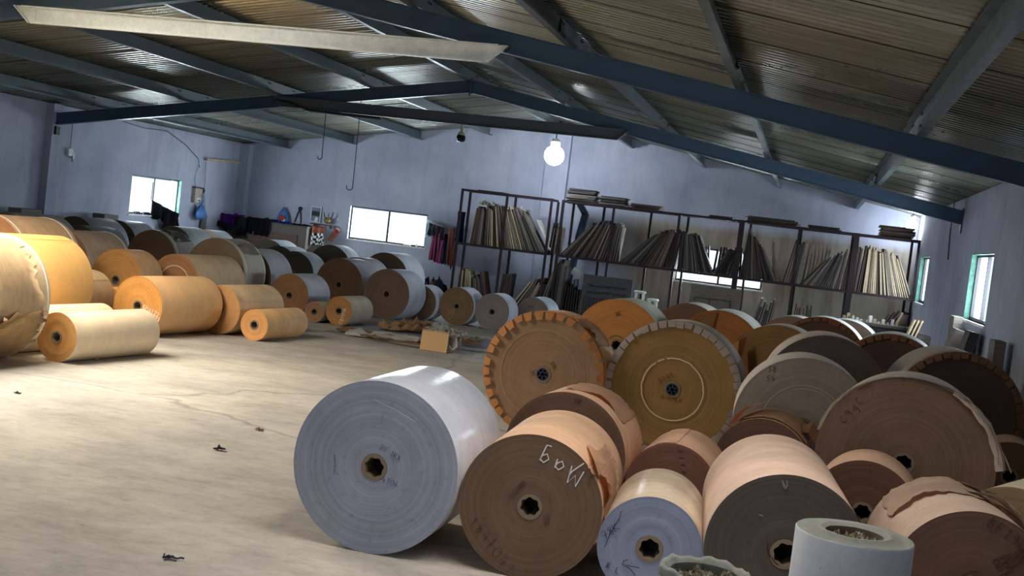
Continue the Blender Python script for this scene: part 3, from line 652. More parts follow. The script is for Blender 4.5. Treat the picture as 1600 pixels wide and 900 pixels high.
wr(l14, R, 23, '3MMA', 8, 16, 75, 6, .006, M_strap, .8); wr(l14, R, 23, '32', 4, 21, 60, 5, .006, M_strap, .8)
l15 = reel('L15', 'dark brown big reel left of the big reel facing the paper scraps', 5.452, -7.078, .407, .60, .101, (116, 90, 68), (170, 174, 184), rc=.06)
l16 = reel('L16', 'big grey-sided reel with brown end, nearest the paper scraps in the back group', 6.306, -7.275, .376, .609, .098, (126, 106, 92), (186, 192, 206), rc=.06)
l17 = reel('L17', 'large dark-ended reel with bright bluish side, under the back window', 5.396, -4.976, .455, .70, .1, (108, 92, 76), (208, 214, 228))
l18 = reel('L18', 'dark reel wedged between the two big brown-ended reels of the back group', 5.193, -5.763, .40, .50, .1, (104, 96, 88), (170, 174, 182))
l19 = reel('L19', 'dark-ended reel with white side, left below the back window', 4.03, -4.151, .445, .455, .1, (92, 84, 72), (214, 222, 232))
l20 = reel('L20', 'dark reel overlapping the white-sided reels of the back row', 4.123, -5.84, .385, .45, .1, (84, 78, 70), (180, 186, 196))
l21 = reel('L21', 'dark reel with a pale pointed flap of wrap, below the wooden chest', 3.29, -4.68, .388, .60, .1, (88, 80, 68), (206, 216, 224))
l22 = reel('L22', 'dark-ended pale reel just below the wooden chest', 2.52, -3.53, .41, .60, .1, (86, 78, 66), (214, 224, 230))
l23 = reel('L23', 'pale reel partly hidden at the right end of the wooden chest', 3.05, -2.35, .40, .40, .1, (86, 78, 66), (214, 224, 230))
l24 = reel('L24', 'large grey-tan strapped reel in the middle of the left block', 4.43, -9.10, .48, .55, .1, (148, 126, 104), (186, 178, 168), straps=(.05, .52))
torn(l24, .48, .4, .9, .12, .5, (176, 170, 162), .006, .03, seed=41, jy=.05)
l25 = reel('L25', 'grey reel hugging the back of the large strapped reel', 4.54, -8.36, .42, .60, .1, (140, 120, 100), (182, 186, 196))
l26 = reel('L26', 'brown-ended reel with grey torn side, left of the large strapped reel', 2.80, -8.039, .455, .55, .099, (130, 104, 84), (170, 166, 162), straps=(.05,))
torn(l26, .455, .1, .8, .15, .5, (120, 110, 100), .006, .04, seed=43, jy=.06)
l27 = reel('L27', 'large tan reel with straps near both ends, behind the bright orange reel', 3.65, -12.79, .53, .90, .1, (170, 122, 84), (204, 170, 134), straps=(.04, .83))
l28 = reel('L28', 'tan reel with a seam round its middle, behind the golden-brown ended reel', 3.07, -10.63, .44, .85, .1, (150, 116, 88), (188, 164, 142), straps=(.80,))
for k, (nm, X, Y, R, L, lab) in enumerate((('F1', 2.04, -10.42, .50, .9, 'grey reel at the far left, nearest the dark box on the left wall ledge'), ('F2', 1.86, -8.5, .43, .65, 'grey reel with olive end, right of the far left grey reel'),
    ('F3', 1.04, -7.44, .47, .8, 'grey reel in the last row by the left wall pilaster'), ('F4', .88, -6.01, .455, .6, 'grey reel under the left end of the left wall window'),
    ('F5', 1.13, -4.58, .44, .7, 'grey reel with tan end below the black cloth in the left window'), ('F6', .70, -2.58, .41, .5, 'pale grey reel in the back left corner beside the purple cloth'))):
    reel(nm, lab, X, Y, R, L, .1, (104, 94, 76), (150, 154, 158))
for nm, X, Y, R, L, fc, lab in (('M0', 6.63, -6.634, .272, .4, (120, 96, 76), 'brown-ended reel half hidden right of the big grey-sided reel'), ('M1', 7.20, -6.564, .290, .45, (140, 112, 84), 'brown-ended reel with white scrawl, left of the three before the left rack'),
    ('M2', 7.77, -6.568, .279, .414, (150, 140, 136), 'grey-ended reel, middle of the three before the left rack'), ('M3', 8.25, -5.90, .272, .55, (138, 126, 118), 'grey-brown ended reel, right of the three before the left rack')):
    mm = reel(nm, lab, X, Y, R, L, .1, fc, (198, 206, 222), rc=.05)
    if nm == 'M1': wr(mm, R, 30, '25P', -14, 22, 40, 9, .006, mat('chalk_faint', (176, 150, 124), .9), .8)
    if nm == 'M3': wr(mm, R, 28, 'AAAA', -8, -12, -10, 4, .004, M_brownink)
# upright narrow stub reels right in front of the viewer
M_stub = paper_side((196, 200, 206), .6, .25); M_stubtop = paper_face((132, 136, 128)); M_debris = mat('debris', (104, 98, 82), .95)
def stub(label, x, y, R, H, ri, rough_rim):
    t = thing('upright_reel_stub', label, 'paper reel', (x, y, 0)); rnd = random.Random(5)
    bm = bmesh.new(); lathe_z(bm, [(R, 0), (R*1.003, H*.5), (R, H-.004), (R-.003, H)], 72, 0); link('paper_body', bm, M_stub, t, smooth=True)
    bm = bmesh.new()
    if rough_rim: prof = [(R*1.02, H-.02), (R*1.03, H+.004), (R*.97, H+.014), (R*.88, H+.006), (ri, H-.01)]
    else: prof = [(R-.003, H), (ri+.030, H+.001), (ri+.026, H+.008), (ri+.014, H+.008), (ri, H)]
    lathe_z(bm, prof, 72)
    for v in bm.verts: a_ = math.atan2(v.co.y, v.co.x); v.co.z += (.004*math.sin(5*a_+1)+.003*math.sin(13*a_)+rnd.uniform(-.001, .001))*(1 if rough_rim else .12)
    link('rim', bm, M_stubtop, t, smooth=True)
    bm = bmesh.new(); lathe_z(bm, [(ri, H), (ri*.94, H-.12)], 48); link('core', bm, M_core if not rough_rim else M_stubtop, t, smooth=True)
    bm = bmesh.new(); n = 26
    base = [[None]*n for _ in range(n)]
    for i in range(n):
        for j in range(n):
            X = (i/(n-1)*2-1)*ri*.96; Y = (j/(n-1)*2-1)*ri*.96
            base[i][j] = bm.verts.new((X, Y, H-(.022 if rough_rim else .020)+rnd.uniform(-.012, .012)+(.02 if rough_rim else -.01)*math.sin(7*X/ri)*math.cos(5*Y/ri)))
    for i in range(n-1):
        for j in range(n-1):
            cx = ((i+.5)/(n-1)*2-1); cy = ((j+.5)/(n-1)*2-1)
            if cx*cx+cy*cy < .98: bm.faces.new((base[i][j], base[i+1][j], base[i+1][j+1], base[i][j+1]))
    bmesh.ops.delete(bm, geom=[v for v in bm.verts if not v.link_faces], context='VERTS')
    o = link('debris_fill', bm, M_debris, t); o['kind'] = 'stuff'
    return t
n = N(M_debris); n.l(n.ramp(n.noise(n.coord('Object'), 60, 5, .8), [(.3, lin((30, 26, 20))), (.5, lin((110, 104, 84))), (.66, lin((190, 188, 170)))]), n.b.inputs['Base Color'])
stub('upright grey-white reel stub with round bore, before the long pinkish reel', 12.565, -20.30, .172, .815, .084, False)
stub('upright reel stub with crumbling rim and debris in its bore, bottom edge right of centre', 12.155, -20.52, .128, .675, .098, True)

# ------------------------------------------------------------------ racks with cutting boards
YF, YR = -1.28, -.74
def rack(label, xs, xr):
    t = thing('storage_rack', label, 'rack', (xs[0], YF, 0)); ox = xs[0]; s = .045
    for x in xs:
        s = .10 if x in (11.01, 13.1) else .045
        bm = bmesh.new(); bx(bm, x-ox-s/2, x-ox+s/2, -.0225, .0225, 0, 2.24); link('post', bm, M_rack, t)
    s = .045
    for x in xr:
        bm = bmesh.new(); bx(bm, x-ox-s/2, x-ox+s/2, YR-YF-s/2, YR-YF+s/2, 0, 2.20); link('post', bm, M_rack, t)
    L = xs[-1]-ox
    for z in (2.215, 1.145):
        for y in (0, YR-YF):
            bm = bmesh.new(); bx(bm, -.02, L+.02, y-.02, y+.02, z-.022, z+.022); link('shelf_beam', bm, M_rack, t)
        for x in xs:
            bm = bmesh.new(); bx(bm, x-ox-.015, x-ox+.015, .02, YR-YF-.02, z-.018, z+.018); link('cross_bar', bm, M_rack, t)
        bm = bmesh.new(); n_ = max(3, int(L/.3))
        if z < 2:
            for i in range(n_+1): bx(bm, L*i/n_-.02, L*i/n_+.02, .02, YR-YF-.02, z+.005, z+.02)
            link('shelf_slats', bm, M_rack, t)
    return t
rack('dark maroon steel rack with paper-topped boards, left of the wall pilaster', [5.49, 6.42, 7.32], [5.50, 6.46, 7.34])
rack('long dark maroon steel rack packed with dark cutting boards, reaching the right wall', [7.55, 8.56, 9.83, 11.01, 12.07, 13.1, 14.2], [7.66, 8.28, 9.22, 9.95, 11.15, 12.1, 13.05, 14.12])
boxmesh = {}
def board_mesh(t, d, h, mi):
    k = (round(t, 3), round(d, 2), round(h, 2), mi)
    if k not in boxmesh:
        bm = bmesh.new(); bx(bm, -t/2, t/2, 0, d, 0, h)
        bmesh.ops.bevel(bm, geom=bm.edges[:], offset=.0015, segments=1)
        me = bpy.data.meshes.new('cutting_board'); bm.to_mesh(me); bm.free(); me.materials.append(M_bd[mi]); boxmesh[k] = me
    return boxmesh[k]
rb = random.Random(3)
ONE = ['', 'first', 'second', 'third', 'fourth', 'fifth', 'sixth', 'seventh', 'eighth', 'ninth', 'tenth', 'eleventh', 'twelfth', 'thirteenth', 'fourteenth', 'fifteenth', 'sixteenth', 'seventeenth', 'eighteenth', 'nineteenth', 'twentieth']
def ordn(k):
    if k <= 20: return ONE[k]
    return {2: 'twenty', 3: 'thirty'}[k//10]+'-'+ONE[k % 10] if k % 10 else 'thirtieth'
CN = ['dark', 'grey', 'tan', 'brown', 'pale']
def boards(u0, v0, u1, v1, zb, yf, n_, p0, p1, h, label, group, cols, d=.48, tk=(.02, .028), hv=.05, yv=.03):
    A_ = px(u0, v0, 1, yf).x; B_ = px(u1, v1, 1, yf).x; pw = [rb.uniform(.7, 1.3) for _ in range(n_)]; tot = sum(pw); acc = 0
    dx = (B_-A_)/tot
    for i in range(n_):
        s = (acc+pw[i]/2)/tot; acc += pw[i]; ph = math.radians(p0+(p1-p0)*s)
        t_ = min(rb.choice(tk), dx*pw[i]*math.cos(ph)*.85); t_ = max(.006, round(t_, 3))
        h_ = h if not isinstance(h, tuple) else h[0]+(h[1]-h[0])*s; hh = h_+rb.choice((-hv, -hv/2, 0, hv/2, hv)); dd = d+rb.choice((-.05, 0)); ci = rb.choice(cols); me = board_mesh(t_, dd, hh, ci)
        o = bpy.data.objects.new('cutting_board', me); COL.objects.link(o)
        x = A_+(B_-A_)*s; lift = abs(math.sin(ph))*t_/2
        o.location = (x, yf+.02+rb.uniform(-yv, yv*.3), zb+lift+.001); o.rotation_euler = (0, ph, 0)
        tag(o, '%s board %s, %s from left' % (CN[ci], label, ordn(i+1)), 'board', group)
ZS = 1.167
MS = ''
boards(731, 382, 850, 397, ZS, YF, 38, 6, -34, (.70, .88), 'on the left rack shelf', 'boards on the left rack shelf', (1, 1, 2, 0, 3, 1))
boards(855, 396, 870, 400, ZS, YF+.1, 5, 4, 3, .56, 'in the gap between the racks', 'boards in the gap between racks', (1, 1, 0, 2), tk=(.012, .016))
boards(874, 400, 962, 411, ZS, YF, 28, 40, 4, (.84, .70), 'in the first bay of the long rack', 'boards in the first bay of the long rack', (0, 1, 0, 1, 3))
boards(966, 411, 1054, 421, ZS, YF, 28, 46, 5, (.80, .72), 'in the second bay of the long rack', 'boards in the second bay of the long rack', (0, 1, 0, 3))
boards(1057, 422, 1113, 428, ZS, YF, 19, 1, -26, (.76, .70), 'in the third bay, left side', 'boards on the left side of the third bay', (0, 0, 1, 1))
boards(1112, 429, 1147, 433, ZS, YF+.1, 12, 26, 10, .50, 'of the short bunch beside the thick post', 'short boards beside the thick post', (0, 0, 1))
boards(1062, 421, 1108, 427, ZS, YF+.34, 9, 8, -6, .50, 'upright behind the third bay fan', 'boards behind the third bay', (0, 0, 1), d=.14, tk=(.02, .03))
boards(1112, 427, 1190, 438, ZS, YF+.36, 15, 4, -8, .50, 'upright before the small bright window', 'boards before the small bright window', (0, 0, 1, 0), d=.12, tk=(.03, .04))
boards(1154, 434, 1212, 441, ZS, YF, 20, 5, -28, (.90, .66), 'in the fourth bay, left side', 'boards on the left side of the fourth bay', (0, 0, 1, 3, 0))
boards(1205, 439, 1219, 441, ZS, YF+.30, 5, -3, -20, .76, 'behind the fourth bay boards', 'pale-edged boards in the fourth bay', (1, 2, 4), d=.2)
boards(1221, 442, 1246, 444, ZS, YF, 7, 11, 5, .80, 'upright ending the fourth bay', 'upright boards ending the fourth bay', (0, 0, 1))
boards(1248, 444, 1312, 452, ZS, YF, 19, 40, 5, (.62, .72), 'leaning in the fifth bay', 'boards in the fifth bay of the long rack', (0, 3, 0, 1))
boards(1249, 444, 1290, 450, ZS, YF+.34, 7, 5, 2, .76, 'upright behind the fifth bay leaning ones', 'pale boards behind the fifth bay', (2, 2, 1), d=.15)
boards(1314, 452, 1337, 456, ZS, YF, 7, 6, 2, .80, 'upright just before the last bay', 'dark upright boards before the last bay', (0, 0, 3))
boards(1339, 456, 1425, 466, ZS, YF, 28, 4, -24, (.84, .78), 'in the last bay by the right wall', 'boards in the last bay of the long rack', (2, 1, 0, 2, 3, 2), tk=(.018, .028))
FL = 'on the floor '
boards(712, 462, 762, 468, 0, YF, 16, 2, -15, .58, FL+'under the left rack, left bay', 'floor boards in the left bay', (1, 0, 2, 3), hv=.08)
boards(776, 470, 791, 473, 0, YF, 5, 4, 3, .62, FL+'by the left rack middle post', 'floor boards by the middle post', (0, 3))
boards(795, 474, 838, 478, 0, YF, 12, 34, 16, .62, FL+'under the left rack, right bay', 'floor boards in the right bay', (1, 0, 1, 2), hv=.1)
boards(838, 478, 852, 480, 0, YF, 6, 16, 8, .80, FL+'tall, by the left rack right post', 'tall floor boards at the left rack', (0, 1))
boards(856, 480, 875, 483, 0, YF, 8, 4, 2, 1.04, FL+'in the tallest bunch between racks', 'tallest floor boards between the racks', (0, 1, 0), hv=.08)
boards(876, 483, 912, 488, 0, YF+.1, 9, 3, -2, .62, FL+'left of the patterned panel', 'dark floor boards left of the panel', (0, 0, 3), hv=.1)
boards(880, 492, 906, 496, 0, YF-.55, 5, 56, 48, .80, 'leaning steeply left of the patterned panel', 'leaning dark planks', (0, 0), tk=(.02, .03), d=.3)
boards(1166, 506, 1200, 510, 0, YF, 8, 14, 6, .72, FL+'under the fourth bay', 'floor boards under the fourth bay', (0, 0, 1), hv=.12)
boards(1228, 514, 1266, 520, 0, YF, 11, 3, -2, .72, FL+'under the fifth bay', 'floor boards under the fifth bay', (0, 0, 3, 1), hv=.16)
boards(1338, 530, 1380, 535, .0, YF+.12, 6, 32, 24, .98, 'leaning wide below the last bay', 'dark sheets below the last bay', (0, 0, 3), tk=(.02,), d=.25)
# flat stacks on top of the racks
def flat(u0, u1, v, n_, dep, label, group, cols, h0=2.238):
    a = px(u0, v, 1, YF).x; b = px(u1, v, 1, YF).x; z = h0
    for k in range(n_):
        w_ = (b-a)*rb.uniform(.86, 1.0); t_ = rb.choice((.012, .016, .02)); bm = bmesh.new()
        box(bm, (0, 0, t_/2), (w_, dep, t_)); bmesh.ops.bevel(bm, geom=bm.edges[:], offset=.002, segments=1)
        o = link('stacked_board', bm, M_bd[rb.choice(cols)]); o.location = ((a+b)/2+rb.uniform(-.03, .03), YF+.27+rb.uniform(-.02, .02), z+.0005); o.rotation_euler = (0, 0, rb.uniform(-.05, .05))
        tag(o, label if n_ == 1 else 'flat board atop the long rack, %s, %s from the bottom' % (label, ordn(k+1)), 'board', group); z += t_+.003
    return z
TP = ''
flat(884, 930, 310, 13, .5, 'tallest stack, next to the pilaster', 'flat boards in the tallest stack', (0, 0, 1))
flat(934, 978, 317, 9, .5, 'second stack from the pilaster', 'flat boards in the second stack', (0, 0, 1))
flat(981, 1032, 324, 5, .5, 'low stack third from the pilaster', 'flat boards in the third stack', (0, 3, 3))
flat(1108, 1146, 335, 2, .4, 'lowest pair near the thick post', 'flat boards near the thick post', (0, 3))
flat(1166, 1250, 343, 5, .5, 'wide stack over the fourth bay', 'flat boards over the fourth bay', (0, 3, 0))
flat(1262, 1314, 352, 3, .45, 'thin stack over the fifth bay', 'flat boards over the fifth bay', (3, 0))
flat(1373, 1430, 364, 10, .5, 'stack at the right wall end', 'flat boards at the right wall end', (3, 0, 3))
flat(744, 790, 301, 1, .4, 'single thin board lying flat on top of the left rack', None, (0,))
# crumpled white paper stuffed over the left rack boards
def crumple(name, label, cat, c, s, mt, seed=1, n_=9, amp=.3, group=None, rz=0, kind=None, parent=None):
    rnd = random.Random(seed); bm = bmesh.new(); V = [[bm.verts.new(((i/n_-.5)*s[0]+rnd.uniform(-.02, .02)*s[0], (j/n_-.5)*s[1]+rnd.uniform(-.02, .02)*s[1], abs(rnd.gauss(.25, amp))*s[2])) for j in range(n_+1)] for i in range(n_+1)]
    for i in range(n_):
        for j in range(n_): bm.faces.new((V[i][j], V[i+1][j], V[i+1][j+1], V[i][j+1]))
    bmesh.ops.solidify(bm, geom=bm.faces[:], thickness=.0015)
    mz = min(v.co.z for v in bm.verts)
    for v in bm.verts: v.co.z -= mz
    o = link(name, bm, mt, parent, c); o.rotation_euler = (0, 0, rz)
    if label: tag(o, label, cat, group, kind)
    return o
p = px(763, 322, 1, YF+.2); crumple('crumpled_paper', 'crumpled white paper lying on the upright boards at the left of the left rack', 'paper', (p.x, p.y, 1.955), (.34, .35, .14), M_bd[4], 3)
p = px(804, 334, 1, YF+.2); crumple('crumpled_paper', 'torn white paper strip along the board tops in the middle of the left rack', 'paper', (p.x, p.y, 1.93), (.62, .3, .09), M_bd[4], 5, 12)
bm = bmesh.new(); box(bm, (0, 0, 0), (.012, .4, .66)); o = link('white_panel', bm, M_bd[4], None, (7.22, YF+.25, 1.51), rot=(0, math.radians(-31), 0)); tag(o, 'white sheet leaning last on the fanned boards of the left rack', 'sheet')

# patterned cutting die panel leaning before the long rack
M_die = ply('die_grey', (92, 92, 96), 0); M_rule = mat('die_rule', (44, 44, 48), .5, .6)
t = thing('patterned_die_panel', 'large dark grey panel with rows of zigzag cutting rules, leaning before the long rack', 'panel', (8.77, -2.35, 0))
bm = bmesh.new(); box(bm, (0, 0, .45), (.93, .02, .90)); bd = link('panel_board', bm, M_die, t, rot=(math.radians(-10), 0, 0))
bm = bmesh.new(); rnd = random.Random(8)
for row, zz in enumerate((.68, .56)):
    x = -.36
    while x < .36:
        w_ = rnd.uniform(.03, .07); dz = rnd.choice((0, .035)); bx(bm, x, x+w_, -.02, -.008, zz+dz, zz+dz+.008); bx(bm, x, x+.006, -.02, -.008, zz, zz+.043); x += w_
for k in range(14): x = -.40+k*.06; bx(bm, x, x+.006, -.018, -.008, .05+rnd.uniform(0, .1), .48+rnd.uniform(0, .05))
for k in range(6): bx(bm, -.42, .42, -.018, -.008, .10+k*.07, .106+k*.07)
bx(bm, .36, .366, -.018, -.008, .3, .62); link('cutting_rules', bm, M_rule, t, rot=(math.radians(-10), 0, 0))
t = thing('framed_board', 'dark board with an inset frame, standing below the small bright window behind the long rack', 'panel', (10.71, -1.62, 0))
bm = bmesh.new(); box(bm, (0, 0, .48), (.95, .02, .93)); link('panel_board', bm, M_bd[1], t, rot=(math.radians(-6), 0, 0))
bm = bmesh.new()
for a, b, c_, d_ in ((-.38, .30, .70, .71), (-.38, .30, .40, .41), (-.38, -.37, .40, .71), (.29, .30, .40, .71), (-.1, -.09, .40, .71)): bx(bm, a, b, -.018, -.008, c_, d_)
link('inset_frame', bm, M_rule, t, rot=(math.radians(-6), 0, 0))
# bent dark duct behind the racks
t = thing('bent_duct', 'dark bent flat duct standing between wall and long rack, near the pilaster', 'duct', (7.80, -.45, 0))
bm = bmesh.new(); bar(bm, (-.08, 0, 2.22), (.06, 0, 2.02), .12, .12, up=Vector((0,1,0))); bar(bm, (.06, 0, 2.04), (-.02, 0, 1.5), .13, .12, up=Vector((0,1,0))); bar(bm, (-.02, 0, 1.55), (-.08, 0, .85), .12, .12, up=Vector((0,1,0))); link('duct_body', bm, M_frame, t)
bm = bmesh.new(); bar(bm, (-.08, 0, .95), (-.28, 0, .74), .05, .03, up=Vector((0,1,0))); bx(bm, -.13, -.05, -.04, .04, 0, .88); link('foot_bracket', bm, M_frame, t)
bm = bmesh.new(); box(bm, (.04, -.08, .83), (.22, .01, .16), Matrix.Rotation(.5, 3, 'Y')); link('white_card', bm, M_white, t)
# bench with odds and ends by the right wall
t = thing('work_bench', 'long dark wooden bench with tiny scraps on top, near the right wall', 'bench', (13.62, -1.95, 0))
bm = bmesh.new(); bx(bm, -.62, .55, -.3, .3, .62, .67); link('bench_top', bm, M_bd[1], t)
bm = bmesh.new(); bx(bm, -.60, .53, -.29, -.27, .2, .62); bx(bm, -.5, -.05, -.30, -.29, .28, .54); bx(bm, .02, .46, -.30, -.29, .28, .54); link('front_panel', bm, M_bd[0], t)
for a in (-.57, .50):
    for b in (-.26, .26): bm = bmesh.new(); bx(bm, a-.03, a+.03, b-.03, b+.03, 0, .62); link('leg', bm, M_bd[0], t)
rnd = random.Random(12)
for k in range(13):
    x = 13.04+k*.075; h_ = rnd.uniform(.03, .12); w_ = rnd.uniform(.03, .06); bm = bmesh.new(); box(bm, (0, 0, h_/2), (w_, .05, h_)); bmesh.ops.bevel(bm, geom=bm.edges[:], offset=.003, segments=1)
    o = link('offcut', bm, M_bd[rnd.choice((4, 4, 2))], None, (x, -2.02+rnd.uniform(-.1, .1), .671)); o.rotation_euler = (0, 0, rnd.uniform(-.5, .5)); tag(o, 'tiny pale offcut on the dark bench, %s from the left' % ordn(k+1), 'offcut', 'offcuts on the bench')
bm = bmesh.new(); box(bm, (0, 0, .13), (.03, .16, .26)); o = link('wood_block', bm, M_bd[2], None, (13.93, -2.0, .672), rot=(0, .35, 0)); tag(o, 'pale wooden block leaning on the right end of the dark bench', 'wood block')
bm = bmesh.new(); box(bm, (0, 0, .10), (.16, .16, .20)); o = link('wood_block', bm, M_bd[1], None, (14.05, -1.85, .672)); tag(o, 'grey block bundle on the right end of the bench behind the leaning pale block', 'wood block')
# boxes along the right wall
for (y, x, sx, sy, h_, tilt, mi, lab) in ((-8.62, 14.14, .10, .42, 1.16, 0, 1, 'tall dark brown panel leaning on the right wall left of the big window'), (-9.05, 13.90, .26, .36, .72, 0, 1, 'grey carton in the pile under the right wall window'),
    (-9.62, 13.86, .20, .46, 1.06, .24, 1, 'large grey box tilted under the right wall window'), (-10.15, 13.93, .10, .40, 1.08, .20, 0, 'dark slab leaning at the right end of the pile under the window'),
    (-8.3, 13.72, .22, .34, .78, 0, 0, 'dark low box at the left of the pile under the right window'), (-7.7, 13.80, .16, .30, .84, .1, 1, 'grey slab leaning at the corner end of the right wall pile'),
    (-12.05, 14.13, .10, .34, 1.08, 0, 1, 'single grey block standing on the right wall, right of the window')):
    bm = bmesh.new(); box(bm, (0, 0, h_/2), (sx, sy, h_)); bmesh.ops.bevel(bm, geom=bm.edges[:], offset=.008, segments=2)
    o = link('carton', bm, M_bd[mi], None, (x, y, .002), rot=(0, tilt, 0)); tag(o, lab, 'box')
for k in range(3):
    bm = bmesh.new(); box(bm, (0, 0, .14), (.02, .22, .28)); o = link('timber_offcut', bm, M_bd[2], None, (13.60+k*.045, -8.4-.0*k, .782), rot=(0, .3, 0)); tag(o, ordn(k+1)+' pale timber offcut from left, leaning on the dark low box, right wall', 'offcut', 'pale offcuts by the right wall')
# white plastic stools between the rack posts
for k, (x, y) in enumerate(((9.36, -2.0), (9.60, -1.9))):
    t = thing('plastic_stool', ('left' if k == 0 else 'right')+' of two small white plastic stools behind the patterned panel', 'stool', (x, y, 0), .3*k)
    bm = bmesh.new(); lathe_z(bm, [(.02, .70-.12*k), (.10, .70-.12*k), (.115, .685-.12*k), (.115, .66-.12*k), (.10, .655-.12*k)], 24); link('seat', bm, M_white, t, smooth=True)
    for a in range(4):
        an = PI/4+a*PI/2; bm = bmesh.new(); bar(bm, (.13*math.cos(an), .13*math.sin(an), 0), (.09*math.cos(an), .09*math.sin(an), .67-.12*k), .04, .02); link('leg', bm, M_white, t)

# ------------------------------------------------------------------ lamps, camera, hooks, wiring
M_em = bpy.data.materials.new('lamp_glow'); M_em.use_nodes = True; e = M_em.node_tree.nodes['Principled BSDF']; e.inputs['Emission Color'].default_value = (.86, .93, 1, 1); e.inputs['Emission Strength'].default_value = 60
def lamp(label, x, y, z, r, power):
    t = thing('led_lamp', label, 'lamp', (x, y, z))
    bm = bmesh.new(); bmesh.ops.create_uvsphere(bm, u_segments=24, v_segments=14, radius=r); link('bulb', bm, M_em, t, smooth=True)
    bm = bmesh.new(); lathe_z(bm, [(r*.45, r*.85), (r*.5, r*1.4), (r*.35, r*1.7)], 20, close=True); link('socket', bm, M_white, t)
    bm = bmesh.new(); tube(bm, [(0, 0, r*1.6), (0, .01, roofz(x)-z-.01)], .012); link('bracket', bm, M_bolt, t)
    l = bpy.data.lights.new('lamp_light', 'POINT'); l.energy = power; l.color = (.80, .90, 1); l.shadow_soft_size = r*1.02
    o = bpy.data.objects.new('lamp_light', l); COL.objects.link(o); o.parent = t; o.location = (0, -.02, 0)
_p = px(866, 243, 1, -1.7); lamp('glaring white LED lamp hanging high before the back wall pilaster', _p.x, -1.7, _p.z, .19, 500)
lamp('glaring LED lamp in the right corner behind the rack top', 14.08, -.62, 2.52, .11, 230)
t = thing('security_camera', 'small dark dome camera hanging under the far tie beam', 'camera', (7.09, -6.99, 2.83))
bm = bmesh.new(); lathe_z(bm, [(.022, .19), (.022, .08), (.05, .07), (.055, .03)], 20, close=True); link('mount', bm, mat('camera_mount', (168, 160, 130), .6), t)
bm = bmesh.new(); lathe_z(bm, [(.02, -.07), (.055, -.06), (.07, -.02), (.06, .03)], 20, close=True); link('dome', bm, mat('camera_dome', (20, 18, 26), .2), t)
bm = bmesh.new(); box(bm, (.075, 0, .10), (.02, .02, .06)); link('white_tag', bm, M_white, t)
M_wire = mat('hook_wire', (38, 38, 44), .6)
def hook(label, x, y, z1, z0, r=.05):
    bm = bmesh.new(); pts = [(x, y, z1), (x+.02, y, z0+r)]
    pts += [(x+.02-r+r*math.cos(a), y, z0+r-r*math.sin(a)*1.0) for a in [PI*k/8 for k in range(1, 10)]]
    tube(bm, pts, .007, 6); o = link('wire_hook', bm, M_wire); tag(o, label, 'hook')
hook('long wire hook hanging from the far roof frame over the left of the back window', 5.40, -6.88, 3.24, 1.86)
hook('short wire hook hanging from the far roof frame, left of the long hook', 4.84, -6.88, 3.15, 2.28, .035)
bm = bmesh.new(); tube(bm, [(3.96, -6.94, 3.13), (4.25, -6.97, 3.10), (4.6, -6.99, 3.01), (5.2, -7.0, 2.995), (5.8, -7.0, 2.99)], .022, 8); o = link('black_cable', bm, M_wire); tag(o, 'thick black cable sagging along the far tie beam', 'cable')
def wirepx(label, pts, xw, r=.006, mt=None, name='wall_wire'):
    bm = bmesh.new(); tube(bm, [px(u, v, 0, xw) for u, v in pts], r, 6); o = link(name, bm, mt or M_wire); tag(o, label, 'wire'); return o
wirepx('thin wire looping down the left wall to the meter box', [(193, 190), (225, 200), (262, 205), (290, 226), (310, 248), (312, 262), (309, 258)], .02)
wirepx('thin wire running from the loop down to the meter box on the left wall', [(309, 262), (304, 280), (306, 300)], .02)
wirepx('wire hanging from the stick bracket to the black switch, left wall', [(322, 252), (319, 300), (320, 325)], .03, .005)
wirepx('grey conduit along the top of the right wall', [(1598, 252), (1550, 278), (1490, 312), (1462, 326)], W-.02, .012, M_white, 'wall_conduit')
wirepx('thin drop pipe on the right wall between the corner and the big window', [(1492, 312), (1485, 360), (1481, 405)], W-.02, .010, M_bolt, 'wall_conduit')
t = thing('switch_socket', 'small socket and wire hanging below the roof on the left wall near the pilaster', 'socket', px(109, 238, 0, .03)); 
bm = bmesh.new(); box(bm, (0, 0, 0), (.05, .12, .12)); box(bm, (.01, .08, -.05), (.04, .05, .1)); link('socket_body', bm, M_white, t); bm = bmesh.new(); tube(bm, [(0, 0, .05), (0, .0, .5)], .006, 6); link('wire', bm, M_wire, t); bm = bmesh.new(); tube(bm, [(0.02, .05, -.05), (.02, .06, -.16)], .008, 6); link('plug_lead', bm, M_wire, t)
q = px(308, 306, 0, .04); t = thing('meter_box', 'beige electric meter box on the left wall right of the window', 'meter', q)
bm = bmesh.new(); box(bm, (0, 0, 0), (.07, .28, .30)); bmesh.ops.bevel(bm, geom=bm.edges[:], offset=.006, segments=2); link('case', bm, mat('meter_case', (170, 160, 142), .7), t)
bm = bmesh.new(); box(bm, (.037, .02, -.08), (.006, .16, .09)); link('dial_plate', bm, M_white, t); bm = bmesh.new(); box(bm, (.041, .02, -.09), (.003, .08, .02)); link('dial_slot', bm, M_dark, t)
bm = bmesh.new(); box(bm, (0, 0, .17), (.09, .34, .02)); link('cover_board', bm, M_bd[3], t)
t = thing('black_plug_switch', 'black switch with cord loop right beside the meter box', 'switch', px(316, 298, 0, .04)); bm = bmesh.new(); bmesh.ops.create_uvsphere(bm, u_segments=12, v_segments=8, radius=.06); link('switch_body', bm, M_wire, t); bm = bmesh.new(); tube(bm, [(0, .02, -.03), (0, .06, -.12), (0, .09, -.22), (0, .05, -.30), (0, .0, -.24), (0, -.01, -.1)], .008, 6); link('cord', bm, M_wire, t)
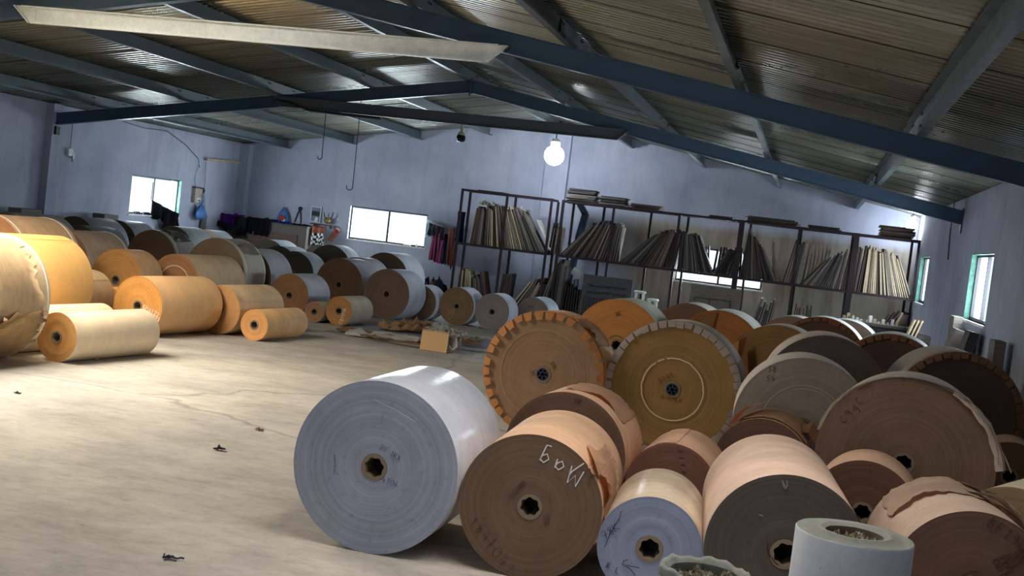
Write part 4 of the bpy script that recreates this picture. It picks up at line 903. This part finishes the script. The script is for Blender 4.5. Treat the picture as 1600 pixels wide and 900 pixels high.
bm = bmesh.new(); a = px(322, 249, 0, .05); b = px(375, 254, 0, .05); bar(bm, a, b, .05, .05); o = link('wall_batten', bm, M_bd[2]); tag(o, 'pale wooden batten fixed high on the left wall near the corner', 'batten')
# dangling bags and cloths
def cloth(name, label, cat, P0, P1, drop, mt, waves=5, amp=.03, nrm=(1,0,0), seed=1, n_=24, taper=0., mats=None, jag=.04):
    """hanging cloth between two points with folds"""
    rnd = random.Random(seed); P0 = Vector(P0); P1 = Vector(P1); nv = Vector(nrm); bm = bmesh.new(); rows = []
    dl = [drop+rnd.uniform(-jag, jag) for _ in range(n_+1)]
    for i in range(n_+1):
        s = i/n_; col = []
        for j in range(9):
            q = j/8; c = P0.lerp(P1, .5+(s-.5)*(1-taper*q)); off = amp*math.sin(s*waves*2*PI+seed)*(.3+.7*q)+amp*.4*math.sin(q*5+s*9)
            col.append(bm.verts.new(c+nv*off-Vector((0, 0, dl[i]*q))))
        rows.append(col)
    for i, (a, b) in enumerate(zip(rows, rows[1:])):
        for k in range(8):
            f = bm.faces.new((a[k], a[k+1], b[k+1], b[k]))
            if mats: f.material_index = mats(i/n_, k/8)
    bmesh.ops.solidify(bm, geom=bm.faces[:], thickness=.003)
    o = link(name, bm, mt, smooth=True); tag(o, label, cat); return o
def mc(name, c, r=.9): return mat(name, c, r, 0, .2)
M_black = mc('cloth_black', (16, 16, 24)); M_purple = mc('cloth_purple', (110, 40, 160)); M_char = mc('cloth_charcoal', (44, 48, 54)); M_pink = mc('cloth_pink', (168, 84, 124)); M_rust = mc('cloth_rust', (140, 88, 72)); M_navy = mc('cloth_navy', (28, 34, 66)); M_bag = mat('bag_blue', (66, 110, 168), .5); M_plaid = mc('cloth_plaid', (56, 48, 60)); M_maroon = mc('cloth_maroon', (72, 34, 44))
cloth('black_cloth', 'black cloth hanging over the right half of the left wall window sill', 'cloth', px(236, 312, 0, .06), px(279, 334, 0, .10), .30, M_black, 3, .04, (1, 0, 0), 2, jag=.05)
cloth('black_cloth', 'lower black cloth hanging below the left wall window', 'cloth', px(257, 332, 0, .13), px(279, 333, 0, .15), .42, M_black, 2, .03, (1, 0, 0), 5, jag=.05)
bm = bmesh.new(); tube(bm, [px(236, 312, 0, -.02), px(239, 285, 0, -.06)], .012, 6); o = link('cloth_line', bm, M_wire); tag(o, 'short dark line holding the black cloth at the window stile', 'line')
t = thing('plastic_bag', 'blue plastic bag hanging below the meter box on the left wall', 'bag', px(314, 328, 0, .12)); bm = bmesh.new(); lathe_z(bm, [(.01, .20), (.03, .12), (.10, .04), (.16, -.06), (.17, -.14), (.08, -.20)], 16, close=True)
rnd = random.Random(4)
for v in bm.verts: v.co.x *= .55; v.co += Vector((rnd.uniform(-.012, .012), rnd.uniform(-.02, .02), rnd.uniform(-.02, .02)))
link('bag_body', bm, M_bag, t, smooth=True); bm = bmesh.new(); tube(bm, [(0, 0, .18), (-.02, .01, .32)], .008, 6); link('bag_handle', bm, M_bag, t)
cloth('pale_sack', 'pale sack hanging behind the blue bag on the left wall', 'sack', px(316, 335, 0, .04), px(324, 336, 0, .04), .36, mc('sack', (150, 150, 140)), 2, .02, (1, 0, 0), 3)
bm = bmesh.new(); a = px(313, 332, 0, .06); tube(bm, [a, a-Vector((0, 0, .42))], .012, 6); o = link('wall_pipe', bm, M_wire); tag(o, 'dark thin pipe on the left wall under the blue bag', 'pipe')
# chest with clothes in the back left corner
t = thing('wooden_chest', 'long brown wooden chest against the back wall near the left corner', 'chest', (1.02, -.55, 0))
bm = bmesh.new(); bx(bm, -.92, 1.0, -.2, .3, 0, 1.06); link('chest_body', bm, mat('chest_brown', (82, 74, 70), .8), t)
bm = bmesh.new(); bx(bm, -.94, 1.02, -.22, .32, 1.06, 1.085); link('lid', bm, M_bd[0], t)
bm = bmesh.new(); bx(bm, -.88, .8, -.22, -.2, .70, .88); bx(bm, -.88, .9, -.215, -.2, .2, .66); link('front_board', bm, M_bd[3], t)
cloth('purple_cloth', 'shiny purple cloth draped over the left end of the wooden chest', 'cloth', (.02, -.80, 1.12), (.36, -.80, 1.13), .26, M_purple, 5, .025, (0, 1, 0), 2)
cloth('dark_cloth', 'dark jacket draped over the wooden chest right of the purple cloth', 'clothes', (.36, -.81, 1.12), (.66, -.81, 1.12), .42, M_char, 3, .03, (0, 1, 0), 4)
cloth('dark_cloth', 'charcoal blanket draped over the middle of the wooden chest', 'clothes', (.62, -.80, 1.13), (1.18, -.80, 1.12), .34, M_black, 4, .03, (0, 1, 0), 6)
for a, b, s_, nm, mt_, lab in ((.0, .40, .10, 'purple_cloth', M_purple, 'folded purple cloth lying on the chest lid at its left end'), (.62, 1.2, .09, 'dark_bundle', M_char, 'lumpy charcoal clothes bundle on the chest lid')):
    crumple(nm, lab, 'clothes', ((a+b)/2, -.58, 1.087), (b-a, .42, s_), mt_, 7, 8)
crumple('blue_cloth', 'bright blue cloth lying on the chest lid below the blue hanging bag', 'cloth', (1.33, -.5, 1.087), (.34, .3, .07), mc('cloth_blue', (40, 60, 170)), 9, 8)
crumple('black_cable_heap', 'flat dark cloth heap on the right half of the chest lid', 'cloth', (1.78, -.5, 1.087), (.4, .3, .05), M_black, 10, 8)
cloth('checked_cloth', 'red black and white cloth hanging at the right end of the chest', 'cloth', (2.05, -.60, 1.12), (2.22, -.3, 1.12), .42, [M_red, M_black, M_white], 2, .02, (1, 0, 0), 8, mats=lambda s, q: (0 if q < .3 else (1 if int(s*6+q*9) % 2 else 2)))
bm = bmesh.new(); bar(bm, (.08, -1.0, .93), (.55, -1.05, .84), .05, .12); bx(bm, .25, .31, -1.06, -1.0, 0, .84); o = link('dark_plank', bm, M_black); tag(o, 'dark plank propped before the left end of the chest', 'plank')
# things on the back wall
def wallthing(name, label, cat, u, v): return thing(name, label, cat, px(u, v, 1, -.02))
t = wallthing('cloth_bag', 'blue bag with red and white print hanging on the back wall above the chest', 'bag', 444, 338)
bm = bmesh.new(); lathe_z(bm, [(.02, .20), (.10, .08), (.14, -.04), (.16, -.16), (.12, -.2)], 14, close=True)
for v in bm.verts: v.co.y *= .35; v.co.y -= .05
link('bag_body', bm, M_bag, t, smooth=True); bm = bmesh.new(); box(bm, (.0, -.115, -.03), (.12, .01, .10), Matrix.Rotation(.4, 3, 'Y')); link('red_print', bm, mc('print_red', (180, 60, 50)), t); bm = bmesh.new(); box(bm, (.0, -.108, -.10), (.18, .01, .06), Matrix.Rotation(-.3, 3, 'Y')); link('white_print', bm, M_white, t)
t = wallthing('rope_loop', 'dark strap looped on a nail on the back wall, right of the blue bag', 'strap', 469, 326)
bm = bmesh.new(); bmesh.ops.create_uvsphere(bm, u_segments=10, v_segments=8, radius=.045); link('knot', bm, M_wire, t); bm = bmesh.new(); tube(bm, [(0, 0, 0), (-.05, 0, -.12), (-.10, 0, -.30)], .012, 6); tube(bm, [(0, 0, 0), (.03, 0, -.15), (.05, 0, -.33)], .012, 6); link('strap_ends', bm, M_wire, t)
t = wallthing('framed_picture', 'small framed picture on the shelf of the back wall', 'picture', 493.5, 335)
bm = bmesh.new(); box(bm, (0, 0, 0), (.24, .02, .34)); link('frame', bm, mat('frame_silver', (190, 190, 200), .4), t); bm = bmesh.new(); box(bm, (0, -.013, .0), (.20, .006, .30)); link('print', bm, mc('print_grey', (120, 130, 150)), t)
bm = bmesh.new()
for k in range(5): lathe_z(bm, [(.014, -.05), (.02, .0), (.012, .05)], 8, c=(-.07+k*.035, -.018, .02))
link('printed_figures', bm, M_bolt, t); bm = bmesh.new(); box(bm, (.03, -.018, -.11), (.07, .004, .10), Matrix.Rotation(.3, 3, 'Y')); link('white_patch', bm, M_white, t)
t = thing('wall_shelf', 'small dark wall shelf holding the framed picture', 'shelf', px(504, 351, 1, -.09)); bm = bmesh.new(); box(bm, (0, 0, 0), (.52, .16, .025)); link('board', bm, M_bd[3], t)
bm = bmesh.new(); box(bm, (.2, 0, -.04), (.03, .1, .06)); box(bm, (-.18, 0, -.04), (.03, .1, .06)); link('bracket', bm, M_bd[3], t)
t = wallthing('brass_ornament', 'brass pot ornament with a handle on the right of the wall shelf', 'ornament', 514, 343); t.location.y = -.09
bm = bmesh.new(); lathe_z(bm, [(.03, -.09), (.07, -.06), (.08, 0), (.05, .04)], 14, close=True); link('pot', bm, mat('brass', (130, 112, 62), .5, .4), t); bm = bmesh.new(); tube(bm, [(.05, 0, 0), (.09, 0, .06), (.11, 0, .16)], .012, 6); tube(bm, [(-.05, 0, 0), (-.09, 0, .08), (-.1, 0, .14)], .010, 6); link('handle', bm, M_wire, t)
t = wallthing('wall_calendar', 'white wall calendar with small dark date squares, below the wall shelf', 'calendar', 499.5, 366)
bm = bmesh.new(); box(bm, (0, 0, 0), (.20, .008, .42)); link('sheet', bm, mc('calendar_sheet', (186, 184, 214)), t); bm = bmesh.new()
for i in range(5):
    for j in range(6): box(bm, (-.065+i*.032, -.007, -.17+j*.042), (.018, .004, .022))
link('date_squares', bm, M_navy, t)
t = wallthing('paper_notice', 'tilted orange paper tag with a red flower print, left of the back window', 'notice', 522, 367); t.rotation_euler = (0, .55, 0)
bm = bmesh.new(); box(bm, (0, 0, 0), (.11, .006, .34)); link('sheet', bm, mc('notice_orange', (190, 124, 104)), t); bm = bmesh.new(); bmesh.ops.create_cone(bm, cap_ends=True, segments=8, radius1=.045, radius2=.045, depth=.004, matrix=Matrix.Translation((0, -.006, .10)) @ Matrix.Rotation(PI/2, 4, 'X')); link('flower', bm, mc('notice_red', (196, 50, 54)), t); bm = bmesh.new(); box(bm, (.0, -.005, .15), (.09, .004, .05)); link('pale_edge', bm, M_white, t)
# clothes between the back window and the rack
bm = bmesh.new(); tube(bm, [(4.42, -.06, 1.54), (4.8, -.3, 1.44), (5.15, -.6, 1.42), (5.50, -.74, 1.50)], .006, 6); o = link('clothes_line', bm, M_wire); tag(o, 'clothes line sagging from the back window to the left rack', 'line')
cloth('pink_striped_skirt', 'pink and dark striped cloth on the line right of the back window', 'clothes', (4.60, -.20, 1.30), (5.0, -.48, 1.26), .60, [M_pink, M_maroon], 6, .025, (.5, .85, 0), 3, mats=lambda s, q: int(s*9) % 2, jag=.02)
cloth('plaid_shirt', 'dark plaid shirt on the line above the pink striped cloth', 'clothes', (4.52, -.18, 1.47), (5.0, -.50, 1.40), .24, M_plaid, 4, .03, (.5, .85, 0), 5)
cloth('navy_cloth', 'navy cloth hanging between the pink cloth and the rust scarf', 'clothes', (4.90, -.40, 1.30), (5.10, -.54, 1.28), .62, M_navy, 2, .02, (.5, .85, 0), 6)
cloth('rust_scarf', 'rust-coloured cloth hanging lowest beside the left rack', 'clothes', (5.04, -.56, 1.42), (5.34, -.70, 1.42), .80, M_rust, 3, .03, (.5, .85, 0), 7, taper=.5, jag=.08)
cloth('pale_scarf', 'pale grey-green scarf at the corner of the back window', 'clothes', (4.42, -.10, 1.52), (4.56, -.20, 1.48), .34, mc('cloth_pale', (150, 170, 170)), 2, .02, (.5, .85, 0), 8)
cloth('blue_sheet', 'dark blue cloth hanging on the left side of the left rack', 'clothes', (5.42, -1.22, 1.78), (5.46, -.80, 1.78), .62, M_navy, 2, .02, (1, 0, 0), 9)
crumple('clothes_heap', 'heap of dark clothes on the floor under the hanging clothes', 'clothes', (4.9, -1.2, .0), (.9, .7, .55), M_navy, 14, 10)
crumple('red_rag', 'small reddish rag on the dark clothes heap by the rack', 'rag', (5.15, -1.75, .0), (.4, .3, .30), M_rust, 15, 8)
# small things on sills
for nm, u, v, h_, mi, lab in (('small_bottle', 651, 381, .10, 4, 'tiny pale bottle at the right end of the back window sill'), ('folded_paper', 636, 381, .03, 2, 'small tan paper lying on the back window sill')):
    p = px(u, v, 1, .03); bm = bmesh.new()
    if h_ > .05: lathe_z(bm, [(.02, 0), (.022, .06), (.008, .08), (.008, h_)], 10, close=True)
    else: box(bm, (0, 0, h_/2), (.16, .05, h_))
    o = link(nm, bm, M_bd[mi], None, (p.x, .035, .931)); tag(o, lab, 'bottle' if h_ > .05 else 'paper')
for u, w_, lab in ((214, .14, 'dark tool on the left end of the left window sill'), (228, .2, 'dark box beside the black cloth on the left window sill')):
    p = px(u, 333, 0, -.04); bm = bmesh.new(); box(bm, (0, 0, .025), (.05, w_, .05)); o = link('sill_item', bm, M_char, None, (-.045, p.y, .991)); tag(o, lab, 'tool')
for (y, wid, lab) in ((-7.68, .5, 'dark grey box standing against the left wall left of the pilaster'), (-5.48, .42, 'grey box standing against the left wall right of the pilaster')):
    bm = bmesh.new(); bx(bm, .18, .42, y-wid/2, y+wid/2, 0, .97); o = link('carton', bm, M_bd[1]); tag(o, lab, 'box')

# ------------------------------------------------------------------ scraps on the floor
M_scrap = [mc('scrap_kraft', (196, 160, 120)), mc('scrap_white', (206, 204, 200)), mc('scrap_brown', (158, 120, 88)), mc('plastic_sheet', (186, 192, 204), .6)]
crumple('plastic_sheet', 'thin grey plastic sheet spread under the paper scraps', 'sheet', (7.9, -9.0, .002), (2.9, 1.7, .012), M_scrap[3], 20, 12, rz=.1)
sp = [(575, 524, .75, .35, .06, 2, 0), (600, 530, .9, .4, .07, 1, .2), (640, 533, .9, .4, .06, 1, -.1), (625, 518, .6, .4, .13, 0, .4), (645, 514, .5, .4, .15, 0, -.3), (655, 520, .6, .3, .12, 2, .1), (610, 537, .8, .15, .03, 2, -.15), (700, 530, .5, .35, .14, 1, .5), (716, 535, .4, .3, .12, 1, -.6), (722, 542, .4, .25, .06, 2, .3), (690, 525, .4, .3, .12, 1, 0), (735, 540, .25, .10, .03, 2, .2)]
txt = ['tan paper strip reaching out at the left tip of the scrap pile', 'white paper strip at the left of the scrap pile', 'long white sheet in the middle of the scrap pile', 'tan crumpled sheet at the hump of the scrap pile', 'uppermost tan crumpled sheet of the scrap pile', 'brown crumpled sheet just left of the carton in the scrap pile', 'narrow brown strip before the scrap pile', 'white wrinkled sheet right behind the carton', 'white crumpled sheet at the right end of the scrap pile', 'brown strips at the lower right of the scrap pile', 'white sheet behind the top of the carton', 'dark curled scrap at the right tip of the scrap pile']
for k, ((u, v, a, b, c_, mi, rz), lab) in enumerate(zip(sp, txt)):
    p = px(u, v, 2, 0); crumple('paper_scrap', lab, 'paper scrap', (p.x, p.y, .014+.004*k), (a, b, c_), M_scrap[mi], 30+k, 8, rz=rz)
p = px(677, 549, 2, 0); t = thing('kraft_carton', 'open kraft carton lying on the scrap pile on the floor', 'carton', (p.x, p.y, 0), -.02)
bm = bmesh.new(); box(bm, (0, 0, .12), (.34, .012, .235), Matrix.Rotation(-.12, 3, 'X')); link('carton_face', bm, M_scrap[0], t); bm = bmesh.new(); box(bm, (0, .13, .235), (.34, .24, .008), Matrix.Rotation(-.1, 3, 'X')); link('carton_top', bm, M_scrap[0], t)
bm = bmesh.new(); box(bm, (0, .14, .02), (.34, .24, .008)); link('carton_bottom', bm, M_scrap[2], t)
crumple('crumpled_fill', None, None, (.12, .14, .03), (.3, .2, .2), M_scrap[1], 50, 7, parent=t)
for u, v, s_, mt_, lab in ((405, 673, .06, M_scrap[2], 'small curled brown paper bit alone on the open floor'), (343, 704, .07, M_bd[0], 'tiny dark scrap on the open floor left of the curled bit'), (752, 532, .16, M_scrap[1], 'flat white scrap on the floor right of the pile'), (753, 513, .10, M_scrap[1], 'small white scrap on the floor before the grey-ended reel'), (27, 615, .05, M_bd[0], 'tiny dark chip on the floor at the left edge')):
    p = px(u, v, 2, 0); crumple('floor_scrap', lab, 'scrap', (p.x, p.y, .002), (s_, s_*.6, s_*.5), mt_, int(u), 4)
p = px(270, 874, 2, 0); t = thing('twine_tangle', 'tangle of dark blue-green twine on the floor near the bottom edge', 'twine', (p.x, p.y, 0)); rnd = random.Random(2)
bm = bmesh.new(); tube(bm, [(-.05+.012*k, rnd.uniform(-.015, .015), .006+rnd.uniform(0, .006)) for k in range(9)], .004, 6); tube(bm, [(-.01+rnd.uniform(-.03, .03), rnd.uniform(-.02, .02), .008) for k in range(8)], .004, 6); link('twine', bm, mc('twine_teal', (40, 54, 66)), t)
bm = bmesh.new(); tube(bm, [(-.02, -.04, .004), (.0, -.03, .006), (.03, -.02, .004)], .003, 6); link('brown_sliver', bm, M_bd[3], t)
